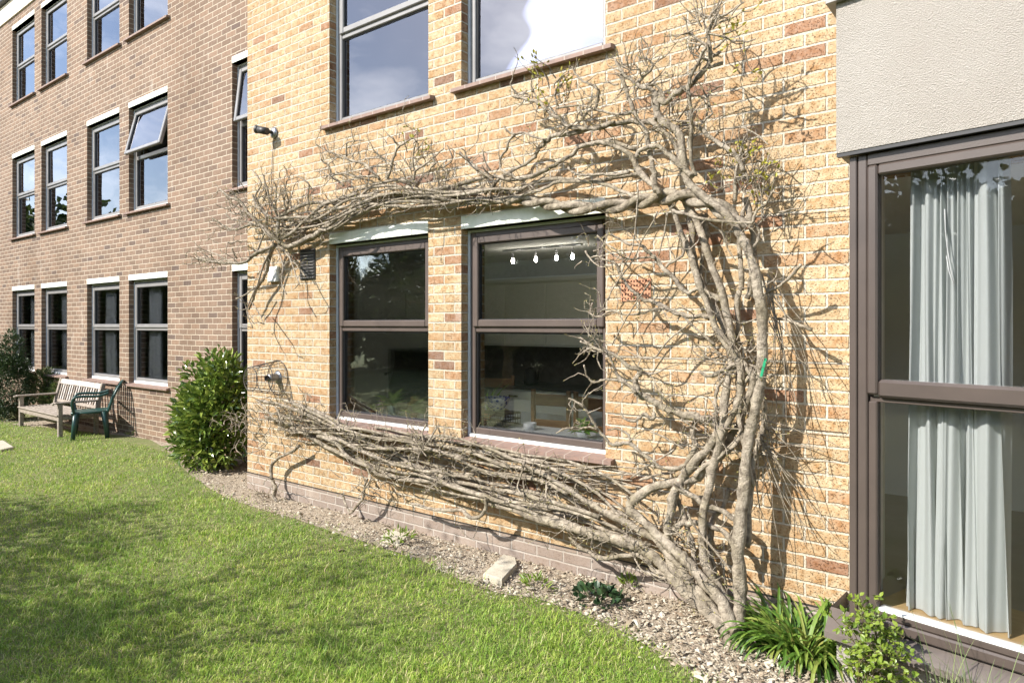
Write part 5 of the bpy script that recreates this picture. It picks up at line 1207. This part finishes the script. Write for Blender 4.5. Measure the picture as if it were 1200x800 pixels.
# ------------------------------------------------------------------ trees out of frame: they shade the lawn and stand in the glass
def tree(x, y, h, cr, n, label, leaf=.10, bare=False, mat=None, th=None, seed=1):
    rg = random.Random(seed); t = thing('garden_tree', (x,y,0), label, 'tree'); tb_ = MB(); th = th or h*.35; tips = []
    top = Vector((x+rg.uniform(-.1,.1), y+rg.uniform(-.1,.1), th)); r0 = h*.022
    tb_.tube(smooth([Vector((x,y,-.05)), Vector((x+rg.uniform(-.05,.05),y,th*.5)), top], 4), [r0*(1.1-.04*i) for i in range(9)], 10)
    tb_.build('trunk', M['bark'], t); lb = MB()
    def br(p, d, L, r, lev):
        n_ = 5; pts = [p]
        for i in range(n_):
            d = (d+Vector((rg.gauss(0,.16), rg.gauss(0,.16), rg.gauss(.04,.12)))).normalized(); pts.append(pts[-1]+d*L/n_)
        lb.tube(pts, [r*(1-.12*i) for i in range(n_+1)], 5 if lev < 2 else 7, cap=False)
        if lev == 0: tips.extend(pts[2:]); return
        for k in range(4 if lev > 1 else 5):
            q = pts[rg.randint(2, n_)]; br(q, (d+Vector((rg.gauss(0,.75), rg.gauss(0,.75), rg.gauss(.1,.5)))).normalized(), L*rg.uniform(.5,.75), r*.5, lev-1)
    for k in range(7):
        a = 2*PI*k/7+rg.uniform(-.3,.3); br(top-Vector((0,0,rg.uniform(0,th*.3))), Vector((math.cos(a), math.sin(a), rg.uniform(.4,1.3))).normalized(), cr*.75, r0*.55, 3 if bare else 2)
    lb.build('limbs', M['bark'], t)
    if n:
        tp = np.array([q[:] for q in tips]); P = tp[RNG.integers(0, len(tp), n)]+RNG.normal(0, cr*.10, (n,3)); D_ = RNG.normal(0,1,(n,3)); V, F = leafset(P, D_, RNG.normal(0,.7,(n,3))+np.array([0,0,1]), RNG.uniform(leaf*.6,leaf,n), leaf*.55); npmesh('crown', V, F, mat or M['treeleaf'], t)
    return t
def ontarget(px, py, h):
    g = gnd(px, py); return g.x - .5*h/.88, g.y - h/.88
x, y = ontarget(120, 640, 3.4); tree(x, y, 4.2, 1.7, 4600, 'small leafy tree on the lawn behind the viewer, far left', .085, True, seed=3)
x, y = ontarget(330, 730, 3.4); tree(x-.2, y, 4.2, 1.6, 3000, 'small thin leafed tree on the lawn behind the viewer', .08, True, seed=4)
x, y = ontarget(-60, 760, 3.4); tree(x, y, 4.2, 1.7, 4600, 'bushy small tree on the lawn left of the viewer', .085, True, seed=6)
for i, (x, y, h, c_, n, bare) in enumerate(((-9,-17,7,3.2,5000,False),(-16,-15,8,3.6,6000,False),(-22,-9,8,3.6,6000,False),(-29,-2,8,3.5,5000,False),(-3,-19,7,3.2,5000,False),(4,-17,7,3.2,5000,False),(10,-14,7,3.2,5000,False),(-13,-19,10,3.8,0,True))):
    tree(x, y, h, c_, n, ['broad green tree beyond the hedge behind the viewer', 'tall bare branched tree beyond the lawn behind the viewer'][bare], .42, bare, th=2.2, seed=20+i)
for o in list(bpy.data.objects):
    if o.get('label') == 'broad green tree beyond the hedge behind the viewer': o['group'] = 'trees beyond the hedge'
HL = [(-25,3),(-25,0),(-25,-3),(-24.5,-6),(-23.5,-9),(-22,-12),(-19.5,-14.5),(-16.5,-16),(-13.5,-17),(-10.5,-17.5),(-7.5,-17.5),(-4.5,-17.5),(-1.5,-17.5),(1.5,-17.5),(4.5,-17),(7.5,-16)]
leafy('garden_hedge', (-13,-15,0), 'long tall green hedge closing the garden behind the viewer', 'hedge', [(x, y, 2.0, 2.0, 1.7, 2.7) for x, y in HL], 30000, .42, .26, M['treeleaf'], 0, shell=.7)
hc = MB(); hg = [o for o in bpy.data.objects if o.name.startswith('garden_hedge')][0]
for x, y in HL: hc.lathe([(1.7*math.cos(a), 2.0+2.4*math.sin(a)) for a in np.linspace(-1.2, PI/2-.01, 10)], (x, y, 0), 14)
hc.build('hedge_filler', simple('hedge_gap_fill', (.03,.05,.015), (.02,.03,.01), 3, .9), hg)  # dark filler added so sky gaps stay out of the window reflections

# ------------------------------------------------------------------ light, sky, camera
SD = Vector((-.50, -1.0, .88)).normalized()
L = bpy.data.lights.new('Sun', 'SUN'); L.energy = 5.0; L.angle = math.radians(.53); L.color = (1, .955, .88)
so = bpy.data.objects.new('Sun', L); C.objects.link(so); so.rotation_euler = SD.to_track_quat('Z', 'Y').to_euler()
W = bpy.data.worlds.new('World'); bpy.context.scene.world = W; W.use_nodes = True; nt = W.node_tree
bg = nt.nodes['Background']; sky = nt.nodes.new('ShaderNodeTexSky'); sky.sky_type = 'NISHITA'; sky.sun_disc = False
sky.sun_elevation = math.asin(SD.z); sky.sun_rotation = math.atan2(SD.x, SD.y); sky.air_density = 1.0; sky.dust_density = .8; sky.ozone_density = 1.0
tcw = nt.nodes.new('ShaderNodeTexCoord'); mpw = nt.nodes.new('ShaderNodeMapping'); mpw.inputs['Scale'].default_value = (1, 1, 2.6); nt.links.new(tcw.outputs['Generated'], mpw.inputs[0])
nzw = nt.nodes.new('ShaderNodeTexNoise'); nzw.inputs['Scale'].default_value = 2.6; nzw.inputs['Detail'].default_value = 7; nzw.inputs['Roughness'].default_value = .6; nt.links.new(mpw.outputs[0], nzw.inputs['Vector'])
mrw = nt.nodes.new('ShaderNodeMapRange'); mrw.inputs[1].default_value = .48; mrw.inputs[2].default_value = .72; mrw.inputs[4].default_value = .8; nt.links.new(nzw.outputs[0], mrw.inputs[0])
hsw = nt.nodes.new('ShaderNodeHueSaturation'); hsw.inputs['Saturation'].default_value = .15; hsw.inputs['Value'].default_value = 1.9; nt.links.new(sky.outputs[0], hsw.inputs['Color'])
mxw = nt.nodes.new('ShaderNodeMix'); mxw.data_type = 'RGBA'; nt.links.new(mrw.outputs[0], mxw.inputs[0]); nt.links.new(sky.outputs[0], mxw.inputs[6]); nt.links.new(hsw.outputs[0], mxw.inputs[7])
nt.links.new(mxw.outputs[2], bg.inputs[0]); bg.inputs[1].default_value = .15
cam = bpy.data.cameras.new('Camera'); co = bpy.data.objects.new('Camera', cam); C.objects.link(co)
co.location = CAM; co.rotation_euler = (PI/2, 0, math.atan2(RY, RX)); cam.sensor_width = 36; cam.lens = 24.0; cam.shift_y = -19/1200; cam.clip_end = 1000; cam.clip_start = .05
sc = bpy.context.scene; sc.camera = co
sc.view_settings.view_transform = 'Standard'; sc.view_settings.look = 'None'; sc.view_settings.exposure = .88; sc.view_settings.gamma = 1
sc.render.engine = 'CYCLES'; sc.cycles.use_denoising = True; sc.cycles.max_bounces = 12; sc.cycles.diffuse_bounces = 8; sc.cycles.transparent_max_bounces = 16; sc.cycles.caustics_reflective = False; sc.cycles.caustics_refractive = False
